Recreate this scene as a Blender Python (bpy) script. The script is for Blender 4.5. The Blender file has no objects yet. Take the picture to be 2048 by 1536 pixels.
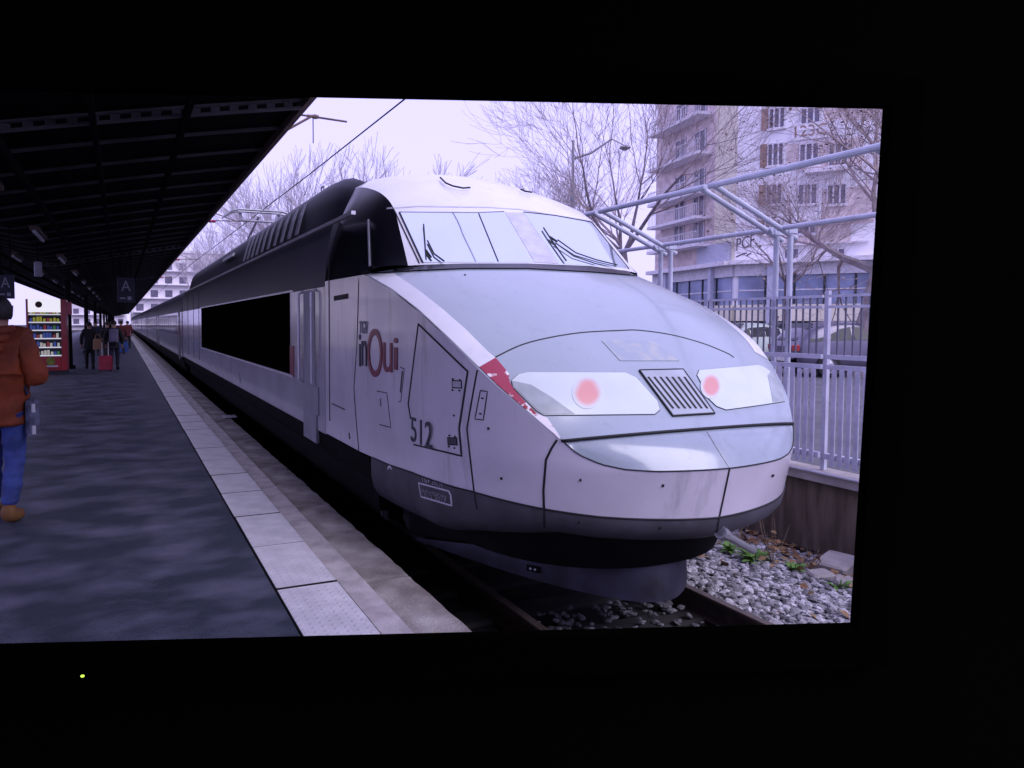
import bpy, bmesh, math, random
import numpy as np
from mathutils import Vector, Matrix, noise
from mathutils.bvhtree import BVHTree
from mathutils.geometry import delaunay_2d_cdt

R = math.radians
S = bpy.context.scene
COL = S.collection
rnd = random.Random(7)

# ------------------------------------------------------------------ camera
FPX, PX, PY = 1415.0, 830.0, 714.0           # focal length and principal point, in pixels of a 2048 px wide frame
PHI = R(2.8)
TH = math.atan(587 * math.cos(PHI) / FPX)
CAM = Vector((0, 0, 1.65))
FW = Vector((math.sin(TH) * math.cos(PHI), math.cos(TH) * math.cos(PHI), -math.sin(PHI)))
RT = Vector((math.cos(TH), -math.sin(TH), 0))
UP = RT.cross(FW)
cd = bpy.data.cameras.new('camera'); cam = bpy.data.objects.new('camera', cd); COL.objects.link(cam)
cd.sensor_width = 36; cd.lens = 36 * FPX / 2048
cd.shift_x = (1024 - PX) / 2048; cd.shift_y = -(768 - PY) / 2048
cd.clip_start = 0.05; cd.clip_end = 3000
cam.matrix_world = Matrix((RT, UP, -FW)).transposed().to_4x4()
cam.location = CAM
S.camera = cam

# ------------------------------------------------------------------ sky, sun, exposure (bright overcast winter day)
SUN_EL, SUN_AZ = R(44), R(148)               # azimuth clockwise from +Y
W = bpy.data.worlds.new('World'); S.world = W; W.use_nodes = True
nt = W.node_tree; nt.nodes.clear()
sky = nt.nodes.new('ShaderNodeTexSky'); sky.sky_type = 'NISHITA'; sky.sun_disc = False
sky.sun_elevation = SUN_EL; sky.sun_rotation = SUN_AZ; sky.dust_density = 3; sky.air_density = 1
cloud = nt.nodes.new('ShaderNodeRGB'); cloud.outputs[0].default_value = (6.7, 6.1, 12.2, 1)
mixw = nt.nodes.new('ShaderNodeMix'); mixw.data_type = 'RGBA'; mixw.inputs[0].default_value = 0.88
nt.links.new(sky.outputs[0], mixw.inputs[6]); nt.links.new(cloud.outputs[0], mixw.inputs[7])
bg = nt.nodes.new('ShaderNodeBackground'); bg.inputs[1].default_value = 0.1
nt.links.new(mixw.outputs[2], bg.inputs[0])
wo = nt.nodes.new('ShaderNodeOutputWorld'); nt.links.new(bg.outputs[0], wo.inputs[0])
sd = bpy.data.lights.new('sun', 'SUN'); sun = bpy.data.objects.new('sun', sd); COL.objects.link(sun)
sd.energy = 1.5; sd.angle = R(40); sd.color = (0.92, 0.87, 1.0)
sdir = Vector((math.sin(SUN_AZ) * math.cos(SUN_EL), math.cos(SUN_AZ) * math.cos(SUN_EL), math.sin(SUN_EL)))
sun.rotation_euler = (-sdir).to_track_quat('-Z', 'Y').to_euler()
vs = S.view_settings
vs.view_transform = 'Standard'; vs.look = 'None'; vs.exposure = 0.5; vs.gamma = 1.0
S.cycles.use_denoising = True
S.cycles.max_bounces = 8

def ray(x, y): return (FW + RT * ((x - PX) / FPX) - UP * ((y - PY) / FPX))
def onX(x, y, X): d = ray(x, y); return CAM + d * ((X - CAM.x) / d.x)
def onY(x, y, Y): d = ray(x, y); return CAM + d * ((Y - CAM.y) / d.y)
def onZ(x, y, Z): d = ray(x, y); return CAM + d * ((Z - CAM.z) / d.z)
def at(x, y, depth): return CAM + ray(x, y) * depth

# ------------------------------------------------------------------ materials
def M(name, col, rough=0.6, metal=0.0, var=0.12, scale=4.0, bump=0.0, bscale=60.0, coat=0.0, emis=None, estr=1.0, spec=0.5, col2=None, lo=0.35, hi=0.65, stretch=None, detail=5.0, rvar=0.0, grime=0.0, gcol=(.03, .028, .028), gscale=9.0, gstretch=(1, 1, .18), glo=.56, ghi=.80):
    m = bpy.data.materials.new(name); m.use_nodes = True
    t = m.node_tree; N = t.nodes; L = t.links
    b = N['Principled BSDF']
    b.inputs['Roughness'].default_value = rough; b.inputs['Metallic'].default_value = metal
    b.inputs['Specular IOR Level'].default_value = spec
    b.inputs['Coat Weight'].default_value = coat; b.inputs['Coat Roughness'].default_value = 0.08
    tc = N.new('ShaderNodeTexCoord'); vec = tc.outputs['Object']
    if stretch:
        mp = N.new('ShaderNodeMapping'); mp.inputs['Scale'].default_value = stretch
        L.new(vec, mp.inputs[0]); vec = mp.outputs[0]
    n = N.new('ShaderNodeTexNoise'); n.inputs['Scale'].default_value = scale; n.inputs['Detail'].default_value = detail
    L.new(vec, n.inputs['Vector'])
    r = N.new('ShaderNodeValToRGB'); L.new(n.outputs['Fac'], r.inputs[0])
    c2 = col2 if col2 else [min(1, c * (1 + var)) for c in col]
    c1 = [c * (1 - var) for c in col] if not col2 else col
    r.color_ramp.elements[0].position = lo; r.color_ramp.elements[1].position = hi
    r.color_ramp.elements[0].color = (*c1, 1); r.color_ramp.elements[1].color = (*c2, 1)
    cout = r.outputs[0]
    if grime:
        gm = N.new('ShaderNodeMapping'); gm.inputs['Scale'].default_value = gstretch; L.new(tc.outputs['Object'], gm.inputs[0])
        gn = N.new('ShaderNodeTexNoise'); gn.inputs['Scale'].default_value = gscale; gn.inputs['Detail'].default_value = 9; gn.inputs['Roughness'].default_value = .65; L.new(gm.outputs[0], gn.inputs['Vector'])
        mr2 = N.new('ShaderNodeMapRange'); L.new(gn.outputs['Fac'], mr2.inputs[0]); mr2.inputs[1].default_value = glo; mr2.inputs[2].default_value = ghi; mr2.inputs[4].default_value = grime
        mx = N.new('ShaderNodeMix'); mx.data_type = 'RGBA'; L.new(mr2.outputs[0], mx.inputs[0]); L.new(cout, mx.inputs[6]); mx.inputs[7].default_value = (*gcol, 1); cout = mx.outputs[2]
    L.new(cout, b.inputs['Base Color'])
    if rvar:
        mr = N.new('ShaderNodeMapRange'); L.new(n.outputs['Fac'], mr.inputs[0])
        mr.inputs[1].default_value = lo; mr.inputs[2].default_value = hi
        mr.inputs[3].default_value = rough; mr.inputs[4].default_value = rough + rvar
        L.new(mr.outputs[0], b.inputs['Roughness'])
    if bump:
        n2 = N.new('ShaderNodeTexNoise'); n2.inputs['Scale'].default_value = bscale; n2.inputs['Detail'].default_value = 4
        L.new(vec, n2.inputs['Vector'])
        bp = N.new('ShaderNodeBump'); bp.inputs['Strength'].default_value = bump; bp.inputs['Distance'].default_value = 0.02
        L.new(n2.outputs['Fac'], bp.inputs['Height']); L.new(bp.outputs[0], b.inputs['Normal'])
    if emis:
        b.inputs['Emission Color'].default_value = (*emis, 1); b.inputs['Emission Strength'].default_value = estr
    return m

def black(name, v):
    m = bpy.data.materials.new(name); m.use_nodes = True
    t = m.node_tree; t.nodes.clear()
    d = t.nodes.new('ShaderNodeBsdfDiffuse'); o = t.nodes.new('ShaderNodeOutputMaterial')
    n = t.nodes.new('ShaderNodeTexNoise'); n.inputs['Scale'].default_value = 3
    r = t.nodes.new('ShaderNodeValToRGB'); r.color_ramp.elements[0].color = (v * .6, v * .6, v * .5, 1); r.color_ramp.elements[1].color = (v * 1.4, v * 1.4, v, 1)
    t.links.new(n.outputs[0], r.inputs[0]); t.links.new(r.outputs[0], d.inputs[0]); t.links.new(d.outputs[0], o.inputs[0])
    return m

m_wall_dark = black('wall_dark_in_colour', 0.0016)  # darkness of the room put into a near-black wall colour
m_bezel = black('television_plastic', 0.0012)
m_bounce = M('pale_bounce', (.7, .7, .72), .8, bump=.2)  # pale colour of the added bounce sheet behind the wall
m_led = M('led_green', (.3, .8, .05), .4, emis=(.55, .95, .08), estr=1.0)
m_white = M('train_white', (.72, .72, .75), .28, var=.04, scale=3, coat=.35, grime=.2, gscale=7)
m_side = M('train_side_silver', (.68, .64, .72), .24, var=.07, scale=2, coat=.5, grime=.45, gscale=5)
m_hood = M('train_hood_grey', (.33, .385, .43), .22, var=.03, scale=1.6, coat=.6, grime=.14, gscale=14, gstretch=(1, .5, 1))
m_recess = M('train_recess_grey', (.29, .34, .39), .2, var=.05, scale=4, coat=.6, grime=.2, gscale=14, gstretch=(1, .4, 1))
m_dgrey = M('train_lower_grey', (.07, .066, .082), .55, var=.2, scale=5, grime=.7, gscale=6, spec=.3)  # grey paint, darkened further to carry the shading of the lower side
m_plow = M('plow_blue_grey', (.024, .023, .045), .6, var=.6, scale=4, grime=.7, gscale=5)
m_black = M('train_gloss_black', (.006, .006, .010), .22, var=.2, spec=.3)
m_matblack = M('underframe_black', (.008, .008, .009), .9, var=.3, spec=.1)
m_upper = M('train_upper_grey', (.045, .045, .066), .45, var=.1, scale=2, spec=.25)
m_fairing = M('roof_fairing_black', (.012, .012, .022), .5, var=.2, scale=3, spec=.25)
m_slat = M('roof_slat_grey', (.26, .26, .31), .5)
m_seam = M('panel_gap_black', (.008, .008, .01), .7)
m_seamlt = M('gutter_aluminium', (.62, .6, .66), .35, metal=.4)
m_winds = M('coated_windscreen', (.77, .87, .89), .05, metal=.92, var=.02, scale=2)
m_pillar = M('windscreen_pillar_grey', (.50, .51, .56), .25, var=.12, scale=8, coat=.4)
m_band = black('window_band_black', .0022)
m_maroon = M('maroon_paint', (.20, .008, .045), .35, var=.1)
m_text_d = M('lettering_dark', (.03, .035, .06), .5)
m_text_w = M('lettering_white', (.62, .6, .68), .5)
m_lamp_glass = M('headlamp_cover', (.60, .67, .66), .25, var=.03, coat=.3)
m_lamp_side = M('headlamp_cover_tinted', (.33, .37, .38), .2, var=.12, scale=9)
m_lamp = M('red_tail_lamp', (.7, .25, .25), .4, emis=(.95, .42, .42), estr=.28)
def lamp_mat():
    m = M('red_tail_lamp', (.60, .67, .66), .25, var=.03, coat=.3); t = m.node_tree; N = t.nodes; L = t.links; b = N['Principled BSDF']
    at_ = N.new('ShaderNodeAttribute'); at_.attribute_name = 'lens_radius'
    mr = N.new('ShaderNodeMapRange'); mr.interpolation_type = 'SMOOTHSTEP'; L.new(at_.outputs['Fac'], mr.inputs[0]); mr.inputs[1].default_value = .55; mr.inputs[2].default_value = 1.0; mr.inputs[3].default_value = 1; mr.inputs[4].default_value = 0
    mx = N.new('ShaderNodeMix'); mx.data_type = 'RGBA'; L.new(mr.outputs[0], mx.inputs[0]); mx.inputs[6].default_value = (.60, .67, .66, 1); mx.inputs[7].default_value = (.42, .17, .18, 1); L.new(mx.outputs[2], b.inputs['Base Color'])
    ms = N.new('ShaderNodeMath'); ms.operation = 'MULTIPLY'; L.new(mr.outputs[0], ms.inputs[0]); ms.inputs[1].default_value = .22; L.new(ms.outputs[0], b.inputs['Emission Strength']); b.inputs['Emission Color'].default_value = (.95, .45, .47, 1)
    return m
m_lamp = lamp_mat()
m_red = M('worn_red_paint', (.36, .03, .075), .5, col2=(.80, .76, .79), scale=15, lo=.57, hi=.63, detail=8)
m_redlow = M('worn_red_paint_sparse', (.30, .015, .035), .5, col2=(.80, .76, .79), scale=22, lo=.38, hi=.45, detail=8)
m_sticker = M('worn_sticker', (.42, .44, .41), .3, col2=(.31, .365, .41), scale=9, lo=.40, hi=.58, coat=.4)
m_lgrille = M('grille_plate', (.38, .42, .46), .3)
m_rubber = M('rubber_black', (.02, .02, .022), .7)
m_steel = M('steel_grey', (.30, .30, .33), .4, metal=.5, var=.2)
m_galv = M('painted_steel_pale_blue', (.48, .50, .60), .45, var=.10, scale=8)
m_fence = M('fence_paint_grey', (.50, .51, .62), .5, var=.14, scale=6)
m_asphalt = M('platform_asphalt', (.022, .032, .052), .5, col2=(.16, .16, .235), scale=2.6, lo=.42, hi=.80, bump=.6, bscale=140, stretch=(.7, 1.0, 1.0), detail=10, rvar=.3, grime=.5, gcol=(.16, .15, .20), gscale=60, gstretch=(1, 1, 1), glo=.62, ghi=.72)
m_conc = M('platform_concrete', (.44, .40, .42), .85, var=.2, scale=6, bump=.3, bscale=70)
m_kerb = M('kerb_concrete_stained', (.17, .145, .14), .9, col2=(.42, .39, .38), scale=2.2, lo=.38, hi=.62, bump=.5, bscale=50, detail=8, grime=.7, gcol=(.33, .25, .07), gscale=5, gstretch=(1, 1, 1), glo=.63, ghi=.75)
m_gravel = M('ballast_stone', (.20, .19, .20), .85, col2=(.40, .38, .42), scale=14, lo=.3, hi=.7)
m_gravel2 = M('ballast_bed', (.008, .0075, .0075), .95, var=.5, scale=30, bump=.6, bscale=60)  # near-black: shade of the pit under the train put into the colour
m_rust = M('rail_rust', (.04, .026, .022), .7, var=.35, scale=12)  # rust, darkened further with the shade between platform and train
m_railtop = M('rail_head', (.14, .11, .095), .45, metal=.3, var=.2, scale=10)
m_wood = M('sleeper_concrete', (.02, .018, .018), .9, var=.3)  # concrete darkened with the shade under the train
m_retain = M('retaining_wall_brown', (.10, .072, .056), .9, col2=(.20, .155, .125), scale=3, lo=.35, hi=.7, stretch=(1, 4, .5), bump=.4, bscale=30, detail=8)
m_coping = M('coping_stone', (.34, .31, .30), .85, var=.2, scale=5)
m_street = M('street_asphalt', (.10, .10, .11), .85, var=.2, scale=2)
m_ground = M('station_ground', (.07, .068, .07), .9, var=.3, scale=1)
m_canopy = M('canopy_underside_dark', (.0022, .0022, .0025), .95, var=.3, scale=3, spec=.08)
m_lat = M('canopy_truss_paint', (.11, .11, .12), .8, var=.15, spec=.2)
m_rib = M('canopy_rib_paint', (.085, .085, .09), .8, var=.15, spec=.2)
m_fascia = M('canopy_fascia_brown', (.13, .085, .07), .7, var=.25, scale=6)
m_signblack = M('sign_dark_blue', (.008, .008, .03), .5)
m_tube = M('light_tube_white', (.5, .5, .55), .5)
m_leafg = M('weed_leaf', (.10, .22, .03), .6, var=.4, scale=20)
m_leafd = M('dead_leaf', (.16, .07, .035), .8, col2=(.30, .20, .09), scale=9)
m_bark = M('bark_dark', (.17, .14, .15), .9, var=.3, scale=9)
m_barkp = M('bark_plane_tree', (.19, .155, .15), .9, col2=(.30, .26, .25), scale=5)
m_twig = M('twig_brown', (.34, .27, .27), .9, var=.3)
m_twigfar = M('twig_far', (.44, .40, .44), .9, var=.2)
m_leafb = M('tree_leaf_brown', (.24, .16, .11), .8, col2=(.36, .27, .20), scale=6)
m_bwall = M('building_white_render', (.84, .82, .84), .85, var=.07, scale=.6)
m_bcream = M('building_cream_render', (.82, .77, .60), .85, var=.06, scale=.5)
m_brick = M('building_brick_pink', (.68, .57, .55), .85, var=.2, scale=1.5)
m_bbalc = M('balcony_slab', (.78, .75, .78), .8, var=.1)
m_bglass = M('window_glass_dark', (.12, .11, .16), .15, var=.3, scale=.8)
m_bglassb = M('shop_glass_blue', (.24, .28, .42), .12, var=.25, scale=.5)
m_bframe = M('window_frame_white', (.66, .64, .68), .6)
m_shutter = M('shutter_brown', (.30, .19, .14), .7, var=.2)
m_scribble = M('spray_paint_dark', (.05, .05, .07), .8)
m_farwall = M('far_building_pale', (.66, .62, .66), .9, var=.08, scale=.3)
m_vred = M('vending_red', (.38, .012, .02), .35, var=.1, coat=.3)
m_vdark = M('vending_interior', (.02, .025, .03), .6)
m_vlit = M('vending_lit_header', (.8, .8, .8), .5, emis=(.95, .93, 1.0), estr=.55)
m_vshelf = M('vending_shelf_glow', (.7, .7, .72), .5, emis=(.9, .9, 1.0), estr=.35)  # shelves glow themselves in place of the machine's inner lighting

# ------------------------------------------------------------------ mesh helpers
class MB:
    def __init__(s): s.v = []; s.f = []; s.m = []
    def add(s, vs, fs, mi=0):
        o = len(s.v); s.v += [tuple(v) for v in vs]; s.f += [tuple(i + o for i in f) for f in fs]; s.m += [mi] * len(fs)
    def box(s, a, b, mi=0):
        x0, y0, z0 = a; x1, y1, z1 = b
        s.add([(x0, y0, z0), (x1, y0, z0), (x1, y1, z0), (x0, y1, z0), (x0, y0, z1), (x1, y0, z1), (x1, y1, z1), (x0, y1, z1)],
              [(0, 3, 2, 1), (4, 5, 6, 7), (0, 1, 5, 4), (1, 2, 6, 5), (2, 3, 7, 6), (3, 0, 4, 7)], mi)
    def bbox(s, a, b, c=0.01, mi=0):
        """box with chamfered vertical and top edges"""
        x0, y0, z0 = a; x1, y1, z1 = b
        ring = lambda d, z: [(x0 + d + c, y0 + d, z), (x1 - d - c, y0 + d, z), (x1 - d, y0 + d + c, z), (x1 - d, y1 - d - c, z), (x1 - d - c, y1 - d, z), (x0 + d + c, y1 - d, z), (x0 + d, y1 - d - c, z), (x0 + d, y0 + d + c, z)]
        V = ring(0, z0) + ring(0, z1 - c) + ring(c, z1)
        F = [tuple(range(7, -1, -1)), tuple(range(16, 24))]
        for k in (0, 8):
            F += [(k + i, k + (i + 1) % 8, k + 8 + (i + 1) % 8, k + 8 + i) for i in range(8)]
        s.add(V, F, mi)
    def obox(s, o, ux, uy, uz, mi=0):
        """oriented box: origin corner and three edge vectors"""
        o, ux, uy, uz = Vector(o), Vector(ux), Vector(uy), Vector(uz)
        P = [o, o + ux, o + ux + uy, o + uy]; P += [p + uz for p in P]
        s.add(P, [(0, 3, 2, 1), (4, 5, 6, 7), (0, 1, 5, 4), (1, 2, 6, 5), (2, 3, 7, 6), (3, 0, 4, 7)], mi)
    def tube(s, pts, r, n=8, mi=0, cap=True):
        pts = [Vector(p) for p in pts]
        rs = r if isinstance(r, (list, tuple)) else [r] * len(pts)
        V = []; F = []; ref = None
        for i, p in enumerate(pts):
            t = (pts[min(i + 1, len(pts) - 1)] - pts[max(i - 1, 0)]).normalized()
            if ref is None: ref = t.cross(Vector((0, 0, 1))) if abs(t.z) < .9 else t.cross(Vector((1, 0, 0)))
            a = (ref - t * ref.dot(t)).normalized(); b = t.cross(a); ref = a
            V += [p + (a * math.cos(2 * math.pi * k / n) + b * math.sin(2 * math.pi * k / n)) * rs[i] for k in range(n)]
        for i in range(len(pts) - 1):
            F += [(i * n + k, i * n + (k + 1) % n, (i + 1) * n + (k + 1) % n, (i + 1) * n + k) for k in range(n)]
        if cap: F += [tuple(range(n - 1, -1, -1)), tuple(range((len(pts) - 1) * n, len(pts) * n))]
        s.add(V, F, mi)
    def lathe(s, prof, c=(0, 0, 0), axis='Z', n=20, mi=0):
        V = []; F = []
        for r_, h in prof:
            for k in range(n):
                a = 2 * math.pi * k / n; u, w = r_ * math.cos(a), r_ * math.sin(a)
                p = {'Z': (u, w, h), 'X': (h, u, w), 'Y': (w, h, u)}[axis]
                V.append((p[0] + c[0], p[1] + c[1], p[2] + c[2]))
        for i in range(len(prof) - 1):
            F += [(i * n + k, i * n + (k + 1) % n, (i + 1) * n + (k + 1) % n, (i + 1) * n + k) for k in range(n)]
        s.add(V, F, mi)
    def grid(s, rows, mi=0, flip=False):
        n = len(rows[0]); V = [p for r_ in rows for p in r_]; F = []
        for i in range(len(rows) - 1):
            for k in range(n - 1):
                q = (i * n + k, i * n + k + 1, (i + 1) * n + k + 1, (i + 1) * n + k)
                F.append(q[::-1] if flip else q)
        s.add(V, F, mi)
    def mesh(s, name, mats, smooth=False):
        me = bpy.data.meshes.new(name); me.from_pydata(s.v, [], s.f)
        for m in (mats if isinstance(mats, (list, tuple)) else [mats]): me.materials.append(m)
        me.polygons.foreach_set('material_index', s.m)
        if smooth: me.polygons.foreach_set('use_smooth', [True] * len(me.polygons))
        me.update(); return me
    def build(s, name, mats, parent=None, smooth=False):
        return link(name, s.mesh(name, mats, smooth), parent)

def link(name, data, parent=None):
    o = bpy.data.objects.new(name, data); COL.objects.link(o)
    if parent is not None:
        o.parent = parent
        if parent.type == 'EMPTY' and not parent.get('_local'): o.matrix_parent_inverse = Matrix.Translation(-parent.location)
    return o
def empty(name, loc, local=False):
    o = bpy.data.objects.new(name, None); COL.objects.link(o); o.location = loc; o.empty_display_size = .2
    if local: o['_local'] = 1
    return o
def tag(o, label, cat, group=None, kind=None):
    if label: o['label'] = label
    if cat: o['category'] = cat
    if group: o['group'] = group
    if kind: o['kind'] = kind
    return o
def structure(o): o['kind'] = 'structure'; return o
def copy_tree(o, parent=None):
    c = o.copy(); COL.objects.link(c)
    if parent is not None: c.parent = parent
    for ch in list(o.children): copy_tree(ch, c)
    return c
def smooth_angle(o, ang=35):
    me = o.data
    me.polygons.foreach_set('use_smooth', [True] * len(me.polygons))
    bm = bmesh.new(); bm.from_mesh(me)
    for e in bm.edges:
        if len(e.link_faces) == 2 and e.calc_face_angle(0) > R(ang): e.smooth = False
    bm.to_mesh(me); bm.free(); return o
def fixn(o):
    bm = bmesh.new(); bm.from_mesh(o.data); bmesh.ops.recalc_face_normals(bm, faces=bm.faces); bm.to_mesh(o.data); bm.free(); return o
def spl(pts, n):
    """Catmull-Rom through points, n samples in all"""
    P = [np.array(p, float) for p in pts]; P = [2 * P[0] - P[1]] + P + [2 * P[-1] - P[-2]]
    out = []; k = len(pts) - 1
    for j in range(n):
        t = j / (n - 1) * k; i = min(int(t), k - 1); u = t - i
        a, b, c, d = P[i:i + 4]
        out.append(.5 * ((2 * b) + (c - a) * u + (2 * a - 5 * b + 4 * c - d) * u * u + (3 * b - a - 3 * c + d) * u ** 3))
    return out
def dens(pl, step=6.0):
    out = [pl[0]]
    for a, b in zip(pl, pl[1:]):
        n = max(1, int(math.hypot(b[0] - a[0], b[1] - a[1]) / step))
        out += [(a[0] + (b[0] - a[0]) * k / n, a[1] + (b[1] - a[1]) * k / n) for k in range(1, n + 1)]
    return out
_fonts = {}
def text_mesh(body, extrude=.003):
    """mesh of a word in the built-in typeface, scaled to a unit box with its lower left corner at the origin"""
    cu = bpy.data.curves.new('t', 'FONT'); cu.body = body; cu.extrude = extrude
    ob = bpy.data.objects.new('t', cu); COL.objects.link(ob)
    dg = bpy.context.evaluated_depsgraph_get()
    me = bpy.data.meshes.new_from_object(ob.evaluated_get(dg))
    V = [v.co.copy() for v in me.vertices]; F = [tuple(p.vertices) for p in me.polygons]
    bpy.data.objects.remove(ob)
    x0 = min(v.x for v in V); x1 = max(v.x for v in V); y0 = min(v.y for v in V); y1 = max(v.y for v in V)
    return [((v.x - x0) / (x1 - x0), (v.y - y0) / (y1 - y0), v.z) for v in V], F
def text_on(name, body, o, ux, uy, mat, parent, lift=.004):
    """word laid in the parallelogram o, ux, uy"""
    V, F = text_mesh(body); o, ux, uy = Vector(o), Vector(ux), Vector(uy); n = ux.cross(uy).normalized()
    b = MB(); b.add([o + ux * v[0] + uy * v[1] + n * (lift + v[2]) for v in V], F)
    return b.build(name, mat, parent)

# ================================================================== TELEVISION in a wall coloured black for room darkness
dH = (FW + RT * ((24600 - PX) / FPX) - UP * ((679 - PY) / FPX)).normalized()
def edge_dir(y): return FW + RT * ((1765 - .0633 * (y - 218) - PX) / FPX) - UP * ((y - PY) / FPX)
lo_, hi_ = 3000.0, 60000.0
for _ in range(60):
    mid = (lo_ + hi_) / 2
    if (edge_dir(mid).dot(dH) > 0) == (edge_dir(lo_).dot(dH) > 0): lo_ = mid
    else: hi_ = mid
dV = edge_dir(lo_).normalized(); dV = (dV - dH * dV.dot(dH)).normalized()
if dV.z > 0: dV = -dV                                   # down along the screen's right edge
TN = dH.cross(dV); TN = TN if TN.dot(FW) > 0 else -TN   # away from the viewer
TVO = at(1765, 218, 1.6)                                # upper right corner of the picture
def tvhit(x, y):
    d = ray(x, y); p = CAM + d * ((TVO - CAM).dot(TN) / d.dot(TN)); q = p - TVO; return q.dot(dH), q.dot(dV)
SL = tvhit(-105, 730)[0]; SB = tvhit(1700, 1245)[1]     # left edge and bottom edge in the plane of the screen
def tvp(u, v, w): return TVO + dH * u + dV * v + TN * w
def ring(b, inner, outer, w0, w1):
    (a0, a1, c0, c1), (A0, A1, C0, C1) = inner, outer
    for u0, u1, v0, v1 in ((A0, a0, C0, C1), (a1, A1, C0, C1), (a0, a1, C0, c0), (a0, a1, c1, C1)):
        b.obox(tvp(u0, v0, w0), dH * (u1 - u0), dV * (v1 - v0), TN * (w1 - w0))
tv = empty('television', tvp(SL / 2, SB, 0))
tag(tv, 'black framed television in the dark, its screen showing the white train', 'television')
b = MB(); ring(b, (SL, 0, 0, SB), (SL - .075, .075, -.06, SB + .10), -.03, 0); fixn(b.build('bezel', m_bezel, tv))
b = MB(); u, v = tvhit(165, 1352)
c = CAM + (tvp(u, v, 0) - CAM) * (1 - .0305 / (TVO - CAM).dot(TN)); n = 12
V = [c - TN * .002] + [c + (dH * math.cos(2 * math.pi * k / n) * .0044 + dV * math.sin(2 * math.pi * k / n) * .0031) - TN * .001 for k in range(n)] + [c + (dH * math.cos(2 * math.pi * k / n) * .0044 + dV * math.sin(2 * math.pi * k / n) * .0031) + TN * .002 for k in range(n)]
b.add(V, [(0, 1 + k, 1 + (k + 1) % n) for k in range(n)] + [(1 + k, 1 + n + k, 1 + n + (k + 1) % n, 1 + (k + 1) % n) for k in range(n)])
b.build('power_light', m_led, tv)['label'] = 'tiny yellow green power light'
b = MB(); hb = (TVO.z - .03) / -dV.z
ring(b, (SL - .05, .05, -.035, SB + .05), (SL - 1.2, 1.1, -.55, hb), .004, .02); wl = fixn(b.build('wall', m_wall_dark))
tag(wl, 'black wall around the television, room darkness put into its colour', 'wall')
b = MB(); ring(b, (SL - .05, .05, -.035, SB + .05), (SL - 1.2, 1.1, -.55, hb), .023, .04); fixn(b.build('bounce_back', m_bounce, wl))  # added pale back, unseen, bounces light towards the train nose

# ================================================================== GROUND, PLATFORM, TRACK
RAILZ = -.47; GZ = -.66; XC = 3.41; STZ = .19
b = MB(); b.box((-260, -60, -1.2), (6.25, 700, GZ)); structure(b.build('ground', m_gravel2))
b = MB(); b.box((6.55, -60, -1.2), (420, 700, STZ)); structure(b.build('street', m_street))
plat = MB(); plat.box((-7.0, -55, -.8), (.84, 210, 0)); plat = structure(plat.build('platform', m_asphalt))
b = MB(); b.box((.84, -55, -.8), (1.247, 210, -.014)); b.build('tile_bed', m_gravel2, plat)
b = MB(); b.box((1.247, -55, -.8), (1.41, 210, -.004)); b.build('concrete_edge', m_conc, plat)
# tactile tiles, joint at Y 4.28
def tile_mat():
    m = M('tactile_tile', (.60, .58, .63), .8, var=.12, scale=5, bump=0, grime=.35, gcol=(.2, .18, .19), gscale=6, gstretch=(1, 1, 1))
    t = m.node_tree; N = t.nodes; L = t.links; bs = N['Principled BSDF']
    tc = N.new('ShaderNodeTexCoord'); sp = N.new('ShaderNodeSeparateXYZ'); L.new(tc.outputs['Object'], sp.inputs[0])
    def ma(op, a, bv):
        n = N.new('ShaderNodeMath'); n.operation = op
        for i, q in enumerate((a, bv)):
            if isinstance(q, (int, float)): n.inputs[i].default_value = q
            elif q is not None: L.new(q, n.inputs[i])
        return n.outputs[0]
    def cell(o, k, off=0.0): return ma('ABSOLUTE', ma('SUBTRACT', ma('FRACT', ma('ADD', ma('MULTIPLY', o, k), off), 0), .5), 0)
    d2 = ma('ADD', ma('POWER', cell(sp.outputs[0], 18), 2), ma('POWER', cell(sp.outputs[1], 18), 2))
    h = ma('SUBTRACT', 1.0, ma('MINIMUM', ma('MULTIPLY', d2, 14), 1.0))
    bp = N.new('ShaderNodeBump'); bp.inputs['Strength'].default_value = .5; bp.inputs['Distance'].default_value = .008
    L.new(h, bp.inputs['Height']); L.new(bp.outputs[0], bs.inputs['Normal'])
    return m
m_tile = tile_mat()
b = MB(); b.bbox((.006, .006, -.03), (.398, .869, .004), .005); tme = b.mesh('tactile_tile', [m_tile, m_gravel2]); tme.polygons.foreach_set('material_index', [0, 0] + [1] * 16)
for k in range(-3, 72):
    o = link('tactile_tile', tme, plat); o.location = (.843 + rnd.uniform(-.002, .002), 4.282 + .875 * k, .006 + rnd.uniform(-.003, .003)); o.rotation_euler = (rnd.uniform(-.002, .002), rnd.uniform(-.004, .004), rnd.uniform(-.002, .002))
b = MB(); b.box((.846, 4.282 + .875 * 72, -.02), (1.243, 205, .004)); b.box((.846, -55, -.02), (1.243, 1.65, .004)); b.build('tactile_strip', m_tile, plat)
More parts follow.
